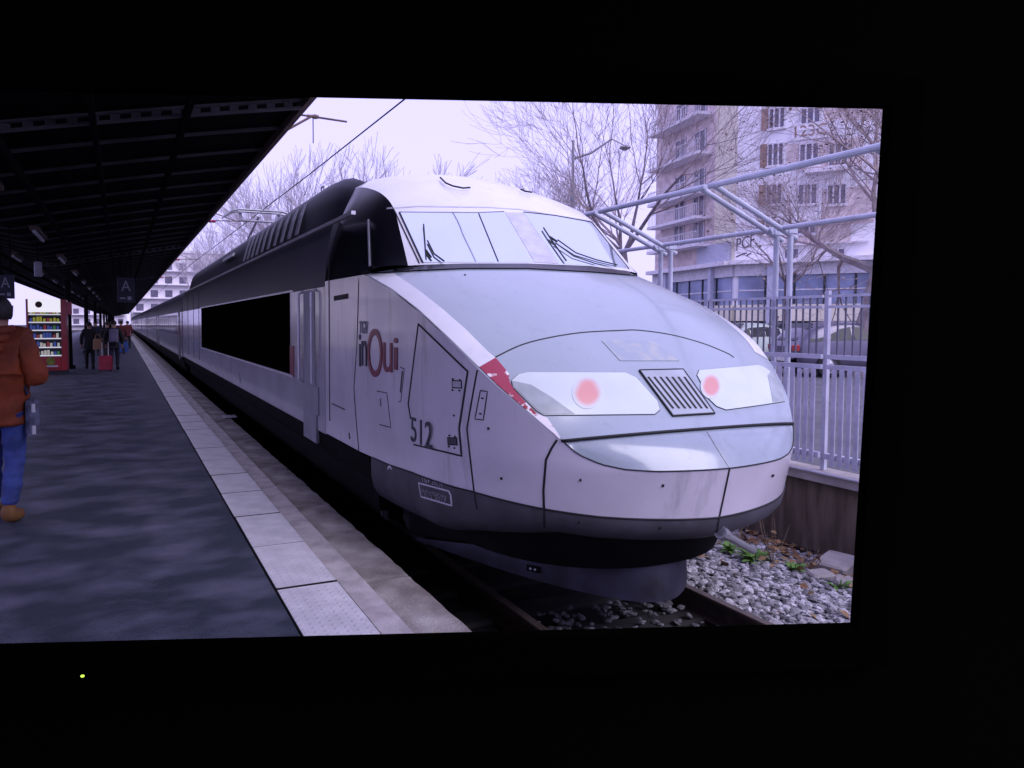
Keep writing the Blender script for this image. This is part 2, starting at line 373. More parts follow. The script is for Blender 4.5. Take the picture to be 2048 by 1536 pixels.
# kerb stones with a ragged worn edge
def kerb(seed, L_=1.98):
    r_ = random.Random(seed); b = MB(); n = 24; rows = []
    for j in range(n + 1):
        y = L_ * j / n; e = .335 + r_.uniform(-.008, .010); zt = -.03 + r_.uniform(-.003, .003)
        rows.append([(0, y, -.36), (0, y, zt), (.18, y, zt + .002), (e - .015, y, zt - .002), (e, y, zt - .018 - r_.uniform(0, .012)), (e - .01, y, -.36)])
    b.grid(rows, flip=True); b.add(rows[0], [(0, 1, 2, 3, 4, 5)]); b.add(rows[-1], [(5, 4, 3, 2, 1, 0)])
    return b.mesh('kerb_stone', m_kerb)
ks = [kerb(i) for i in range(4)]
for k in range(-2, 48):
    o = link('kerb_stone', ks[k % 4], plat); o.location = (1.4135, 2.3 + 2 * k, rnd.uniform(-.004, .004))
b = MB(); b.box((1.42, 98.4, -.36), (1.74, 208, -.03)); b.box((1.42, -55, -.36), (1.74, -1.72, -.03)); b.box((1.412, -55, -.8), (1.70, 209, -.362)); b.build('kerb_base', m_kerb, plat)

# track: sleepers, rails, ballast
tr = tag(empty('railway_track', (XC, 3, GZ)), 'rusty rails on ballast under the train nose', 'railway track')
prof = [(-.07, -.17), (.07, -.17), (.07, -.155), (.012, -.13), (.012, -.045), (.035, -.03), (.036, -.004), (.03, 0), (-.03, 0), (-.036, -.004), (-.035, -.03), (-.012, -.045), (-.012, -.13), (-.07, -.155)]
for x in (XC - .755, XC + .755):
    b = MB(); b.add([(x + p[0], -8, RAILZ + p[1]) for p in prof] + [(x + p[0], 230, RAILZ + p[1]) for p in prof],
                    [(i, (i + 1) % 14, 14 + (i + 1) % 14, 14 + i) for i in range(14)])
    b.build('rail', m_rust, tr)
    h_ = MB(); h_.box((x - .031, -8, RAILZ + .0005), (x + .031, 230, RAILZ + .004)); h_.build('rail_head', m_railtop, tr)
b = MB(); b.bbox((-1.25, -.13, -.2), (1.25, .13, 0), .02); sme = b.mesh('sleeper', m_wood)
for k in range(-3, 30):
    o = link('sleeper', sme, tr); o.matrix_parent_inverse = Matrix.Identity(4); o.location = (0, .6 * k, .035)
def pebble(b, p, s, r_, mi=0):
    V = []; a0 = r_.uniform(0, 6)
    for ring_, z, k in ((.55, .55, 5), (1.0, -.05, 6), (.6, -.6, 5)):
        V.append([(math.cos(a0 + i * 6.283 / 6) * ring_ * r_.uniform(.75, 1.15), math.sin(a0 + i * 6.283 / 6) * ring_ * r_.uniform(.75, 1.15), z * r_.uniform(.8, 1.1)) for i in range(6)])
    q = Matrix.Rotation(r_.uniform(0, 6.28), 3, 'Z') @ Matrix.Rotation(r_.uniform(-.6, .6), 3, 'X')
    sx, sy, sz = s * r_.uniform(.8, 1.3), s * r_.uniform(.6, 1), s * r_.uniform(.45, .8)
    P = [Vector(p) + q @ Vector((v[0] * sx, v[1] * sy, v[2] * sz)) for rr in V for v in rr]
    F = [(0, 1, 2, 3, 4, 5)] + [(j + (i + 1) % 6, j + i, j + 6 + i, j + 6 + (i + 1) % 6) for j in (0, 6) for i in range(6)] + [tuple(range(17, 11, -1))]
    b.add(P, F, mi)
m_stones = [M('stone_%d' % i, (c, c * .97, c * 1.03), .85, var=.25, scale=20) for i, c in enumerate((.11, .20, .31, .46))]
b = MB(); r_ = random.Random(3)
def gz(x, y): return GZ + .13 * max(0, min(1, (6.3 - x) / .9)) * max(0, min(1, (x - 4.05) * 6)) + .03 * noise.noise((x * 2, y * 2, 0))
for k in range(19000):
    x = r_.uniform(4.22, 6.25); y = r_.uniform(2.4, 9.5)
    if r_.random() > .35 and y > 7: continue
    pebble(b, (x, y, gz(x, y) + r_.uniform(-.01, .035)), r_.uniform(.02, .05), r_, r_.choice((0, 1, 1, 2, 2, 3, 3)))
for k in range(650):
    x = r_.uniform(2.75, 4.05); y = r_.uniform(2.0, 4.6)
    pebble(b, (x, y, GZ + .04 + r_.uniform(-.01, .03)), r_.uniform(.02, .04), r_, r_.choice((0, 0, 0, 1)))
tag(b.build('ballast', m_stones), 'grey ballast stones beside the rail', None, kind='stuff')
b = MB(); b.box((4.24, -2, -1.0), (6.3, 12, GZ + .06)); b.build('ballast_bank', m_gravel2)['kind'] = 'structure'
# fallen leaves
def leafquad(b, p, s, r_, mi=0):
    d = Vector((r_.uniform(-1, 1), r_.uniform(-1, 1), r_.uniform(-.4, .4))).normalized(); n = Vector((r_.uniform(-.6, .6), r_.uniform(-.6, .6), 1)).normalized()
    e = n.cross(d).normalized() * s * .42; p = Vector(p)
    b.add([p - d * s * .5, p + e + n * s * .12, p + d * s * .5, p - e + n * s * .12], [(0, 1, 2, 3)], mi)
b = MB(); r_ = random.Random(5)
for k in range(520):
    t = r_.random()
    if t < .6: x = min(6.2, r_.gauss(5.95, .22)); y = r_.uniform(3.0, 7.5); z = gz(x, y) + .045
    elif t < .8: x = r_.gauss(3.98, .10); y = r_.gauss(3.35, .16); z = GZ + .09
    else: x = r_.uniform(4.3, 6); y = r_.uniform(3, 7); z = gz(x, y) + .05
    leafquad(b, (x, y, z + r_.uniform(0, .02)), r_.uniform(.05, .12), r_)
tag(b.build('fallen_leaves', m_leafd), 'brown fallen leaves along the wall and rail', None, kind='stuff')
# weeds
def weed(px, py, Z, s, lab, seed, mat=m_leafg, stems=22, tall=1.0):
    p = onZ(px, py, Z); r_ = random.Random(seed); b = MB()
    t = tag(empty('weed', p), lab, 'weed', 'weeds along the retaining wall')
    for k in range(stems):
        a = r_.uniform(0, 6.28); l = s * r_.uniform(.5, 1); d = Vector((math.cos(a), math.sin(a), r_.uniform(.3, 1.4) * tall)).normalized(); w = d.cross(Vector((0, 0, 1))).normalized() * l * .16
        m1 = p + d * l * .55; e = p + d * l - Vector((0, 0, l * .25))
        b.add([p - w * .2, m1 - w, e, m1 + w, p + w * .2], [(0, 1, 2, 3, 4)])
    b.build('leaf_rosette', mat, t)
    b = MB(); b.tube([p - Vector((0, 0, .05)), p + Vector((.01, 0, s * .5))], .006, 5); b.build('stem', mat, t)
weed(1458, 1104, -.50, .17, 'small green weed just right of the coupling bar', 1)
weed(1510, 1128, -.52, .24, 'largest bright green weed on the ballast by the brown wall', 2, stems=34)
weed(1590, 1146, -.52, .17, 'green weed near the leaves left of the concrete blocks', 3)
weed(1680, 1180, -.54, .17, 'green weed at the foot of the concrete blocks', 4)
m_dry = M('dry_stalk', (.22, .16, .11), .9, var=.3)
def stalk(px, py, h, lab, seed):
    p = onZ(px, py, -.52); r_ = random.Random(seed); t = tag(empty('dry_stalk', p), lab, 'dry plant', 'dry stalks by the wall'); b = MB()
    for k in range(7):
        e = p + Vector((r_.uniform(-.16, .16), r_.uniform(-.1, .1), h * r_.uniform(.6, 1)))
        m1 = (p + e) / 2 + Vector((r_.uniform(-.03, .03), 0, 0)); b.tube([p, m1, e], [.004, .003, .0015], 5)
    b.build('stems', m_dry, t)
    b = MB()
    for k in range(8): leafquad(b, p + Vector((r_.uniform(-.1, .1), r_.uniform(-.08, .08), r_.uniform(.03, h * .6))), .06, r_)
    b.build('withered_leaves', m_leafd, t)
stalk(1545, 1130, .5, 'tall dry stalks against the brown wall', 1)
stalk(1478, 1098, .3, 'short dry stalks beside the coupling bar', 2)
stalk(1620, 1142, .22, 'low dry stalks beside the concrete blocks', 3)
def block(px, py, Z, sx, sy, sz, rz, lab):
    p = onZ(px, py, Z); b = MB(); b.bbox((-sx / 2, -sy / 2, -.03), (sx / 2, sy / 2, sz), .018)
    o = b.build('concrete_block', m_coping); o.location = p; o.rotation_euler = (R(2), R(-3), rz)
    tag(o, lab, 'concrete block', 'concrete blocks by the ballast')
block(1672, 1150, -.58, .40, .26, .15, R(20), 'larger pale concrete block against the brown wall')
block(1640, 1168, -.58, .20, .16, .11, R(-15), 'small concrete block left of the larger one')
block(1686, 1178, -.58, .22, .14, .09, R(35), 'low concrete block in front of the larger one')
# litter on the kerb
b = MB(); r_ = random.Random(11); p = onZ(447, 838, -.02)
rows = [[(p.x + i * .05, p.y + j * .06, -.02 + .035 * abs(noise.noise((i * .9, j * .8, 3))) + (.02 if (i + j) % 2 else 0)) for i in range(6)] for j in range(7)]
b.grid(rows); tag(b.build('crumpled_paper', m_tube), 'crumpled white paper on the platform kerb', 'litter')

# ================================================================== RETAINING WALL, FENCE, PIPE FRAMES
b = MB(); rows = []
for j in range(61):
    y = -2 + j * .5; rows.append([(6.27 + .012 * noise.noise((y * 1.3, z * 2, 0)), y, z) for z in np.linspace(-.9, .10, 9)])
b.grid(rows, flip=True); b.box((6.30, -2, -.9), (6.54, 28, .10))
rw = tag(b.build('retaining_wall', m_retain), 'dark brown stained retaining wall below the fence', 'wall')
b = MB(); b.bbox((6.20, -2, .103), (6.548, 28, .19), .012); b.build('coping', m_coping, rw)
b = MB(); b.tube([(6.19, -2, .20), (6.19, 28, .20)], .014, 8); b.build('white_cable', m_tube, rw)
m_bar = M('fence_bar_dark', (.13, .13, .18), .5, var=.1)
def fence(y0, y1, lab):
    t = tag(empty('steel_fence', (6.35, y0, STZ)), lab, 'fence', 'fence panels on the retaining wall')
    for z, r_ in ((.34, .028), (1.215, .022), (1.315, .022), (1.80, .013), (1.905, .013)):
        q = MB(); q.box((6.33, y0 + .03, z - r_), (6.33 + 2 * r_, y1 - .03, z + r_)); q.build('rail', m_fence, t)
    q = MB(); q.box((6.378, y0, STZ + .002), (6.42, y0 + .042, 1.96)); q.build('post', m_fence, t)
    q = MB(); q.bbox((-.008, 0, .0), (.008, .048, .93), .004); pm = q.mesh('picket', m_fence)
    q = MB(); q.box((-.006, 0, 0), (.006, .014, .62)); bm_ = q.mesh('bar', m_bar)
    n = int((y1 - y0 - .1) / .078)
    for k in range(n):
        o = link('picket', pm, t); o.matrix_parent_inverse = Matrix.Identity(4); o.location = (-.034, .07 + k * .078, .26 - STZ + rnd.uniform(-.004, .004))
        o = link('bar', bm_, t); o.matrix_parent_inverse = Matrix.Identity(4); o.location = (.0, .09 + k * .078, 1.29 - STZ)
fence(2.6, 4.85, 'fence panel of grey steel pickets at the right edge of the screen')
fence(4.85, 7.1, 'fence panel of grey steel pickets just right of the train nose')
fence(7.1, 9.35, 'fence panel of grey steel pickets half hidden behind the windscreen')
def pipe_frame(y0, y1, lab):
    t = tag(empty('pipe_frame', (6.33, y0, STZ)), lab, 'steel frame', 'pale pipe frames over the fence')
    for y in (y0, y1):
        q = MB(); q.tube([(6.42, y, STZ), (6.42, y, 2.60)], .028, 10); q.build('post', m_galv, t)
        q = MB(); q.tube([(6.50, y, 2.52), (5.37, y, 2.985)], .028, 10); q.build('arm', m_galv, t)
        q = MB(); q.box((6.36, y - .035, 2.57), (6.48, y + .035, 2.64)); q.build('bracket', m_galv, t)
    q = MB(); q.tube([(6.30, y0 - .05, 2.62), (6.30, y1 + .05, 2.62)], .026, 10); q.build('lower_beam', m_galv, t)
    q = MB(); q.tube([(5.37, y0 - .06, 2.99), (5.37, y1 + .06, 2.99)], .030, 10); q.build('upper_beam', m_galv, t)
pipe_frame(3.72, 5.33, 'pale blue pipe frame at the right edge, nearest the viewer')
pipe_frame(5.50, 7.06, 'middle pale blue pipe frame over the fence beside the train nose')
pipe_frame(7.24, 8.80, 'pale blue pipe frame farthest back, half hidden by the windscreen')

# ================================================================== CANOPY
can = tag(empty('station_canopy', (-1.7, 6, 0)), 'long dark platform canopy with pale ribs over the platform', 'canopy')
def cz(x):
    d = abs(x + 1.75); return 3.20 + .215 * d - .006 * d * d
XS = [-5.3, -4.4, -3.5, -2.6, -1.75, -.9, 0, .9, 1.75]
b = MB(); y0, y1 = -55, 205
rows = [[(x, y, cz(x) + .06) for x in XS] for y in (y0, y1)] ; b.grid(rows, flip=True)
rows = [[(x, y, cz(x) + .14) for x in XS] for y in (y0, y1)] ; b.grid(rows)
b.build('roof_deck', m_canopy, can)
for x, s in ((1.75, 1), (-5.3, -1)):
    b = MB(); b.box((x + (.002 if s > 0 else -.06), y0, cz(x) - .03), (x + (.06 if s > 0 else -.002), y1, cz(x) + .16)); b.build('fascia', m_fascia, can)
def ribmesh(lattice):
    b = MB(); xs = np.linspace(-5.28, 1.74, 40)
    if not lattice:
        V = []; F = []
        for i, x in enumerate(xs): V += [(x, -.016, cz(x) + .02), (x, .016, cz(x) + .02), (x, .016, cz(x) + .056), (x, -.016, cz(x) + .056)]
        for i in range(len(xs) - 1): F += [(i * 4 + k, i * 4 + 4 + k, i * 4 + 4 + (k + 1) % 4, i * 4 + (k + 1) % 4) for k in range(4)]
        b.add(V, F)
    else:
        for dz in (.03, -.05):
            for i in range(len(xs) - 1):
                a, c = xs[i], xs[i + 1]; b.obox((a, -.03, cz(a) + dz), (c - a, 0, cz(c) - cz(a)), (0, .06, 0), (0, 0, .022))
        for i in range(0, 39):
            a = xs[i]; b.obox((a, -.02, cz(a) - .03), (.085, 0, 0), (0, .04, 0), (0, 0, .06))
    return b.mesh('canopy_rib', m_lat if lattice else m_rib)
rm, lm = ribmesh(False), ribmesh(True)
k = 0; y = .56
for k in range(150):
    y = .56 + 1.111 * k
    o = link('canopy_truss' if k % 13 == 6 else 'canopy_rib', lm if k % 13 == 6 else rm, can); o.matrix_parent_inverse = Matrix.Identity(4); o.location = (1.7, y - 6, 0)
for x in (-4.6, -3.7, -2.7, -1.0, -.2, .6):
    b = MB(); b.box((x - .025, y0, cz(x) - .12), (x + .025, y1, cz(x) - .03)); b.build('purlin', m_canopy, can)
for j, yy in enumerate(range(14, 200, 14)):
    if yy < 20: continue
    b = MB(); b.tube([(-1.75, yy, 0), (-1.75, yy, 3.15)], [.13, .10], 10); b.box((-1.95, yy - .2, 0), (-1.55, yy + .2, .12))
    b.build('column', m_matblack, can)
for j in range(9):
    for x, dz in ((-1.30, .42), (-2.25, .42)):
        y = 8 + j * 5.2
        t = tag(empty('fluorescent_light', (x, y, cz(x))), None, 'light', 'unlit fluorescent lights under the canopy')
        t['label'] = 'unlit fluorescent light fitting hanging in a row under the canopy'
        q = MB(); q.box((x - .07, y, cz(x) - .12), (x + .07, y + 1.5, cz(x) - .05)); q.build('housing', m_fascia, t)
        q = MB(); q.tube([(x, y + .03, cz(x) - .15), (x, y + 1.47, cz(x) - .15)], .03, 8); q.build('tube', m_tube, t)
def sign(c, w, h, lab):
    t = tag(empty('hanging_sign', c), lab, 'sign', 'platform letter signs')
    q = MB(); q.bbox((c.x - w / 2, c.y - .05, c.z - h / 2), (c.x + w / 2, c.y + .05, c.z + h / 2), .01); q.build('panel', m_signblack, t)
    for dx in (-.3, .3):
        q = MB(); q.tube([(c.x + dx * w, c.y, c.z + h / 2), (c.x + dx * w, c.y, cz(c.x) - .0)], .012, 6); q.build('hanger', m_matblack, t)
    text_on('letter', 'A', (c.x - w * .27, c.y - .052, c.z - h * .05), (w * .54, 0, 0), (0, 0, h * .42), m_slat, t)
    q = MB(); q.box((c.x - w * .36, c.y - .058, c.z - h * .36), (c.x - w * .05, c.y - .051, c.z - h * .30)); q.box((c.x + w * .08, c.y - .058, c.z - h * .40), (c.x + w * .3, c.y - .051, c.z - h * .26)); q.build('line_marks', m_slat, t)
c = onY(252, 580, 19.0); sign(c, .40, .62, 'dark hanging sign with a white letter A near the train side')
c = onY(12, 573, 13.5); sign(c, .24, .40, 'small dark hanging sign with letter A above the orange jacket person')
q = onY(76, 537, 14.0); t = tag(empty('loudspeaker', q), 'small pale box loudspeaker hanging under the dark canopy', 'loudspeaker')
b = MB(); b.bbox((q.x - .06, q.y - .06, q.z - .14), (q.x + .06, q.y + .06, q.z + .12), .02); b.build('case', m_slat, t)
b = MB(); b.tube([(q.x, q.y, q.z + .12), (q.x, q.y, cz(q.x))], .012, 6); b.build('hanger', m_matblack, t)

# ================================================================== POWER CAR
HW, LB, NB = 1.41, 1.60, 2.2
def y0z(z): return 3.21 + (.07 * ((.77 - z) / .31) if z < .77 else 0)
def bow(h, z):
    a = min(1, abs(h) / HW); return y0z(z) + LB * (1 - (1 - a ** NB) ** (1 / NB))
def inside(p):
    h = abs(p.x - XC); y = p.y - y0z(p.z)
    if h > HW or y < 0: return False
    if y >= LB: return True
    return (h / HW) ** NB + (1 - y / LB) ** NB < 1
def ray_bow(px, py):
    d = ray(px, py); s = 2.0
    while s < 40 and not inside(CAM + d * s): s += .02
    a, c = s - .02, s
    for _ in range(30):
        m = (a + c) / 2
        if inside(CAM + d * m): c = m
        else: a = m
    return CAM + d * c
YR = y0z(1.0) + LB                                       # where the side becomes straight
def arc(h, y, z):
    """position along the plan outline: angle round the bow, then metres along the side"""
    a = min(1, abs(h) / HW)
    if y >= y0z(z) + LB - .002: return math.pi / 2 + (y - YR)
    return math.asin(a ** (NB / 2)) if a < 1 else math.pi / 2
CH_PX = [(1122, 879), (1080, 847), (1039, 811), (992, 771), (955, 736), (899, 680), (836, 621), (783, 580), (730, 549)]
BT_PX = [(1459, 936), (1390, 941), (1312, 943), (1250, 939), (1203, 929), (1156, 909), (1122, 879)]
ch = [ray_bow(*p) for p in CH_PX]; bt = [ray_bow(*p) for p in BT_PX]
top = []
for p in bt + ch[1:]: top.append((arc(XC - p.x, p.y, p.z), p.z))
top[0] = (0.0, top[0][1] - .002)
CABEND = 7.32
top.append((math.pi / 2 + CABEND - YR, 2.085)); 
top.sort(); tA = [t[0] for t in top]; tZ = [t[1] for t in top]
CHY = ch[-1].y
NA = 40; arcs = list(np.linspace(0, math.pi / 2, NA)) + list(np.linspace(math.pi / 2, math.pi / 2 + CABEND - YR, 26))[1:]
def wallpt(a, z, off=0.0):
    if a <= math.pi / 2:
        h = HW * math.sin(a) ** (2 / NB); y = y0z(z) + LB * (1 - max(0, math.cos(a)) ** (2 / NB))
        if off:
            dh = (h / HW) ** (NB - 1) / HW; dy = -(max(0, 1 - (y - y0z(z)) / LB)) ** (NB - 1) / LB; l = math.hypot(dh, dy) or 1
            h += dh / l * off; y += dy / l * off
        return h, y, z
    return HW + off, YR + (y0z(z) - 3.21) * max(0, 1 - (a - math.pi / 2)) + (a - math.pi / 2), z
hullV = []; hullF = []
def both(rows):
    """mirror rows of (h,y,z) to both sides of the centre line"""
    L_ = [[(XC - p[0], p[1], p[2]) for p in r_] for r_ in rows]; Rr = [[(XC + p[0], p[1], p[2]) for p in r_] for r_ in rows]
    return L_, Rr
def hull(rows):
    for g in both(rows):
        n = len(g[0]); o = len(hullV); hullV.extend(p for r_ in g for p in r_)
        for i in range(len(g) - 1):
            for k in range(n - 1): hullF.append((o + i * n + k, o + i * n + k + 1, o + (i + 1) * n + k + 1, o + (i + 1) * n + k))
def surf(name, rows, mat, parent, ang=40, to_hull=True):
    b = MB(); L_, Rr = both(rows); b.grid(L_); b.grid(Rr, flip=True)
    if to_hull: hull(rows)
    o = b.build(name, mat, parent)
    bm = bmesh.new(); bm.from_mesh(o.data); bmesh.ops.remove_doubles(bm, verts=bm.verts, dist=.0005); bmesh.ops.recalc_face_normals(bm, faces=bm.faces)
    # outward: away from the axis
    s = sum((f.calc_center_median() - Vector((XC, f.calc_center_median().y + 2.0, 1.2))).dot(f.normal) * f.calc_area() for f in bm.faces)
    if s < 0: bmesh.ops.reverse_faces(bm, faces=bm.faces)
    bm.to_mesh(o.data); bm.free()
    return smooth_angle(o, ang)

pc = tag(empty('high_speed_power_car', (XC, 10, RAILZ)), 'leading white and grey high speed power car with sloping nose numbered 512', 'train')
ZBP = [ray_bow(*p) for p in ((1439, 1034), (1312, 1038), (1200, 1033), (1087, 1017), (948, 983), (855, 956), (780, 930), (720, 903))]
zbA, zbZ = zip(*sorted((arc(XC - p.x, p.y, p.z), p.z) for p in ZBP))
def ZBF(a): return float(np.interp(a, zbA, zbZ))
rows = []
for j in range(17):
    t = j / 16; rows.append([wallpt(a, ZBF(a) + (float(np.interp(a, tA, tZ)) - ZBF(a)) * t) for a in arcs])
aB = arc(*(lambda p: (XC - p.x, p.y, p.z))(ray_bow(1091, 940)))
iB = min(range(len(arcs)), key=lambda i: abs(arcs[i] - aB))
surf('bumper', [r_[:iB + 1] for r_ in rows], m_side, pc, 50)
hull([r_[iB:] for r_ in rows])
for g in both([r_[iB:] for r_ in rows]):
    b = MB(); b.grid(g); smooth_angle(fixn(b.build('cab_side_panel', m_side, pc)), 50)
# hood: cross curves from the centre profile to the chine
CP = spl([(3.385, .976), (3.53, 1.065), (3.824, 1.335), (4.25, 1.635), (4.75, 1.925), (5.25, 2.147)], 120)
cpz = [p[1] for p in CP]; cpy = [p[0] for p in CP]
chs = spl([(XC - p.x, p.y, p.z) for p in ch], 33)
def gfun(s, t): return (1 - t) * (.6 * s * s + .4 * s ** 4) + t * (.3 * s * s + .7 * s ** 6)
hood = []
z0, z1 = chs[0][2], chs[-1][2]
for c_ in chs:
    t = min(1, max(0, (c_[2] - z0) / (z1 - z0)))
    dz = .045 + .075 * math.sin(math.pi * t ** .8) + .032 * t
    zc = min(2.147, c_[2] + dz); yc = float(np.interp(zc, cpz, cpy))
    hood.append([(c_[0] * s, yc + (c_[1] - yc) * gfun(s, t), zc + (c_[2] - zc) * gfun(s, t)) for s in np.linspace(0, 1, 25)])
surf('hood', hood, m_hood, pc, 60)
# recessed panel between the bumper top and the hood lip
sA = np.linspace(0, arc(XC - ch[0].x, ch[0].y, ch[0].z), 25); rec = []
lipc = hood[0]
low = [wallpt(a, float(np.interp(a, tA, tZ))) for a in sA]
lip_h = [p[0] for p in lipc]
for t in np.linspace(0, 1, 7):
    row = []
    for i, p in enumerate(low):
        h = p[0] * (lip_h[-1] / low[-1][0]); q = (h, float(np.interp(h, lip_h, [w[1] for w in lipc])) + .012, float(np.interp(h, lip_h, [w[2] for w in lipc])) - .012)
        bul = .02 * math.sin(math.pi * t) * (1 - (p[0] / low[-1][0]) ** 2)
        row.append(tuple(np.array(p) * (1 - t) + np.array(q) * t + np.array((0, -bul, bul))))
    rec.append(row)
surf('bumper_top_panel', rec, m_recess, pc, 60)
# upper cab: windscreen, roof dome, black sides
cen = spl([(0, 5.25, 2.147), (0, 5.60, 2.44), (0, 5.95, 2.725), (0, 6.40, 2.99), (0, 6.9, 3.20), (0, 7.34, 3.31), (0, 8.0, 3.41), (0, 8.9, 3.46)], 57)
kap = spl([(1.185, 5.52, 2.125), (1.14, 5.80, 2.41), (1.095, 6.095, 2.69), (1.085, 6.42, 2.87), (1.075, 6.88, 3.01), (1.06, 7.34, 3.09), (.99, 8.0, 3.13), (.96, 8.9, 3.15)], 57)
upper = []
for i in range(57):
    t = i / 40; row = []
    for s in np.linspace(0, 1, 23):
        g = .75 * s * s + .25 * s ** 6; row.append((kap[i][0] * s, cen[i][1] + (kap[i][1] - cen[i][1]) * g, cen[i][2] + (kap[i][2] - cen[i][2]) * g))
    upper.append(row)
surf('cab_roof_shell', upper, m_white, pc, 60)
side = []
hoodtop = hood[-1]
for i in range(41):
    t = i / 40; yb = CHY + (CABEND - CHY) * t; row = []
    for s in np.linspace(0, 1, 11):
        k_ = kap[i]; bul = .045 * math.sin(math.pi * s)
        row.append((k_[0] + (HW - k_[0]) * s + bul, k_[1] + (yb - k_[1]) * s - bul * (1 - t), k_[2] + (2.083 - k_[2]) * s + bul * .5))
    side.append(row)
hull(side)
for g in both(side):
    b = MB(); b.grid(g); smooth_angle(fixn(b.build('cab_side_glazing', m_black, pc)), 60)
# grey lower band of the nose and black sheet standing in for the shaded cavity beneath
ga = [a for a in arcs if a <= math.pi / 2 + (5.85 - YR)]
def sidef(a): return max(0, min(1, (a - .7) / .7))
rows = [[wallpt(a, ZBF(a) - .004 - dz * (1 + 1.2 * sidef(a)), o_) for a in ga] for dz, o_ in ((0, .004), (.025, .008), (.075, .004), (.12, -.02), (.155, -.07), (.18, -.16), (.195, -.32), (.205, -.6))]
surf('lower_nose_band', rows, m_dgrey, pc, 60)
rows = [[wallpt(a, z, o_) for a in ga] for z, o_ in ((.255, -.30), (.0, -.36), (-.05, -.6))]
surf('cavity_shade_sheet', rows, m_matblack, pc, 60, False)
# snow plough
def plow(t, z, f): return (1.19 * t, 3.74 + f + 1.60 * t ** 1.8, z)
ps = list(np.linspace(0, 1, 30)); rows = []
for t in np.linspace(0, 1, 8):
    rows.append([plow(q, (.10 - .23 * q ** 1.5) * (1 - t) + (-.26 + .11 * q ** 1.5) * t, .10 * (1 - t) ** 2 * (1 - q)) for q in ps])
surf('snow_plough', rows, m_plow, pc, 60)
surf('plough_shade_sheet', [[plow(q, .10 - .23 * q ** 1.5 - .01, .13) for q in ps], [plow(q, .27, .16) for q in ps]], m_matblack, pc, 60, False)  # black sheet standing in for the shaded void behind the plough

# main body behind the cab
EY = 26.3
sec = [(1.41, .452), (1.41, 1.2), (1.41, 2.03)]
def loft(name, sec, ys, mat, parent, caps=True, ang=40):
    b = MB(); full = [(XC - h, z) for h, z in sec] + [(XC + h, z) for h, z in sec[::-1] if h > 1e-6]
    rows = [[(x, y, z) for x, z in full] for y in ys]; b.grid(rows)
    if caps: b.add(rows[0], [tuple(range(len(full)))]); b.add(rows[-1], [tuple(range(len(full)))[::-1]])
    return smooth_angle(fixn(b.build(name, mat, parent)), ang)
loft('lower_skirt', [(1.26, .16), (1.37, .28), (1.404, .448)], [CABEND - 1.4, 12, EY], m_matblack, pc)
m_body = M('body_side_silver', (.42, .40, .46), .22, var=.10, scale=1.5, coat=.5, grime=.5, gscale=4)
loft('body_side', sec, [CABEND + .012, 12, 18, EY], m_body, pc)
secu = [(1.412, 2.034), (1.395, 2.25), (1.36, 2.50), (1.325, 2.69), (1.20, 2.74), (0, 2.78)]
loft('upper_body', secu, [CABEND + .012, 12, 18, EY], m_upper, pc)
for q in (secu, sec):
    hull([[(h, y, z) for h, z in q] for y in (CABEND, EY)])
loft('underframe', [(1.2, -.12), (1.22, .155)], [6.2, EY - .3], m_matblack, pc)
for s in (-1, 1):
    b = MB(); x = XC + s * 1.335; b.box((x - .022, 6.55, 2.685), (x + .022, EY, 2.72)); b.build('gutter', m_seamlt, pc)
# roof fairing
fs = [(1.27, 2.725), (1.20, 3.02), (1.14, 3.20), (1.07, 3.29), (.99, 3.335), (.94, 3.32), (.90, 3.24), (.89, 2.75)]
b = MB(); rows = []
for y, k in ((7.30, .50), (7.36, .66), (7.5, .80), (7.7, .90), (8.0, .965), (8.4, 1), (24.8, 1), (25.3, .97), (25.6, .90)):
    rows.append([(h * (k * .2 + .8), y, 2.72 + (z - 2.72) * k) for h, z in fs])
for s in (1, -1):
    b = MB(); rw_ = [[(XC + s * p[0], p[1], p[2]) for p in r_] for r_ in rows]
    b.grid(rw_); b.add(rw_[0], [tuple(range(8))]); b.add(rw_[-1], [tuple(range(8))[::-1]])
    fair = smooth_angle(fixn(b.build('roof_fairing', m_fairing, pc)), 40)
b = MB(); b.box((XC - .88, 8.92, 2.79), (XC + .88, 25.4, 3.2)); b.build('roof_deck', m_upper, pc)
ysl = [onX(x, 470, 2.25).y for x in (612, 596, 580, 565, 551, 538, 527, 517, 508, 500)]
for y in ysl:
    b = MB()
    b.obox((XC - 1.262, y, 2.79), (.062, 0, .24), (0, .14, 0), (-.022, 0, .006)); b.obox((XC - 1.20, y, 3.03), (.075, 0, .165), (0, .14, 0), (-.02, 0, .009))
    b.build('fairing_slat', m_slat, fair)
for y in (9.1, 14.8):
    b = MB(); b.tube([(XC - .93, y, 3.34), (XC - .93, y, 3.43), (XC - .93, y + .12, 3.43), (XC - .93, y + .12, 3.34)], .012, 6); b.build('lifting_eye', m_steel, fair)
b = MB(); b.obox((XC - 1.215, 15.2, 3.03), (.03, 0, .07), (0, 1.6, 0), (-.03, 0, .01)); b.build('marker_plate', m_tube, fair)
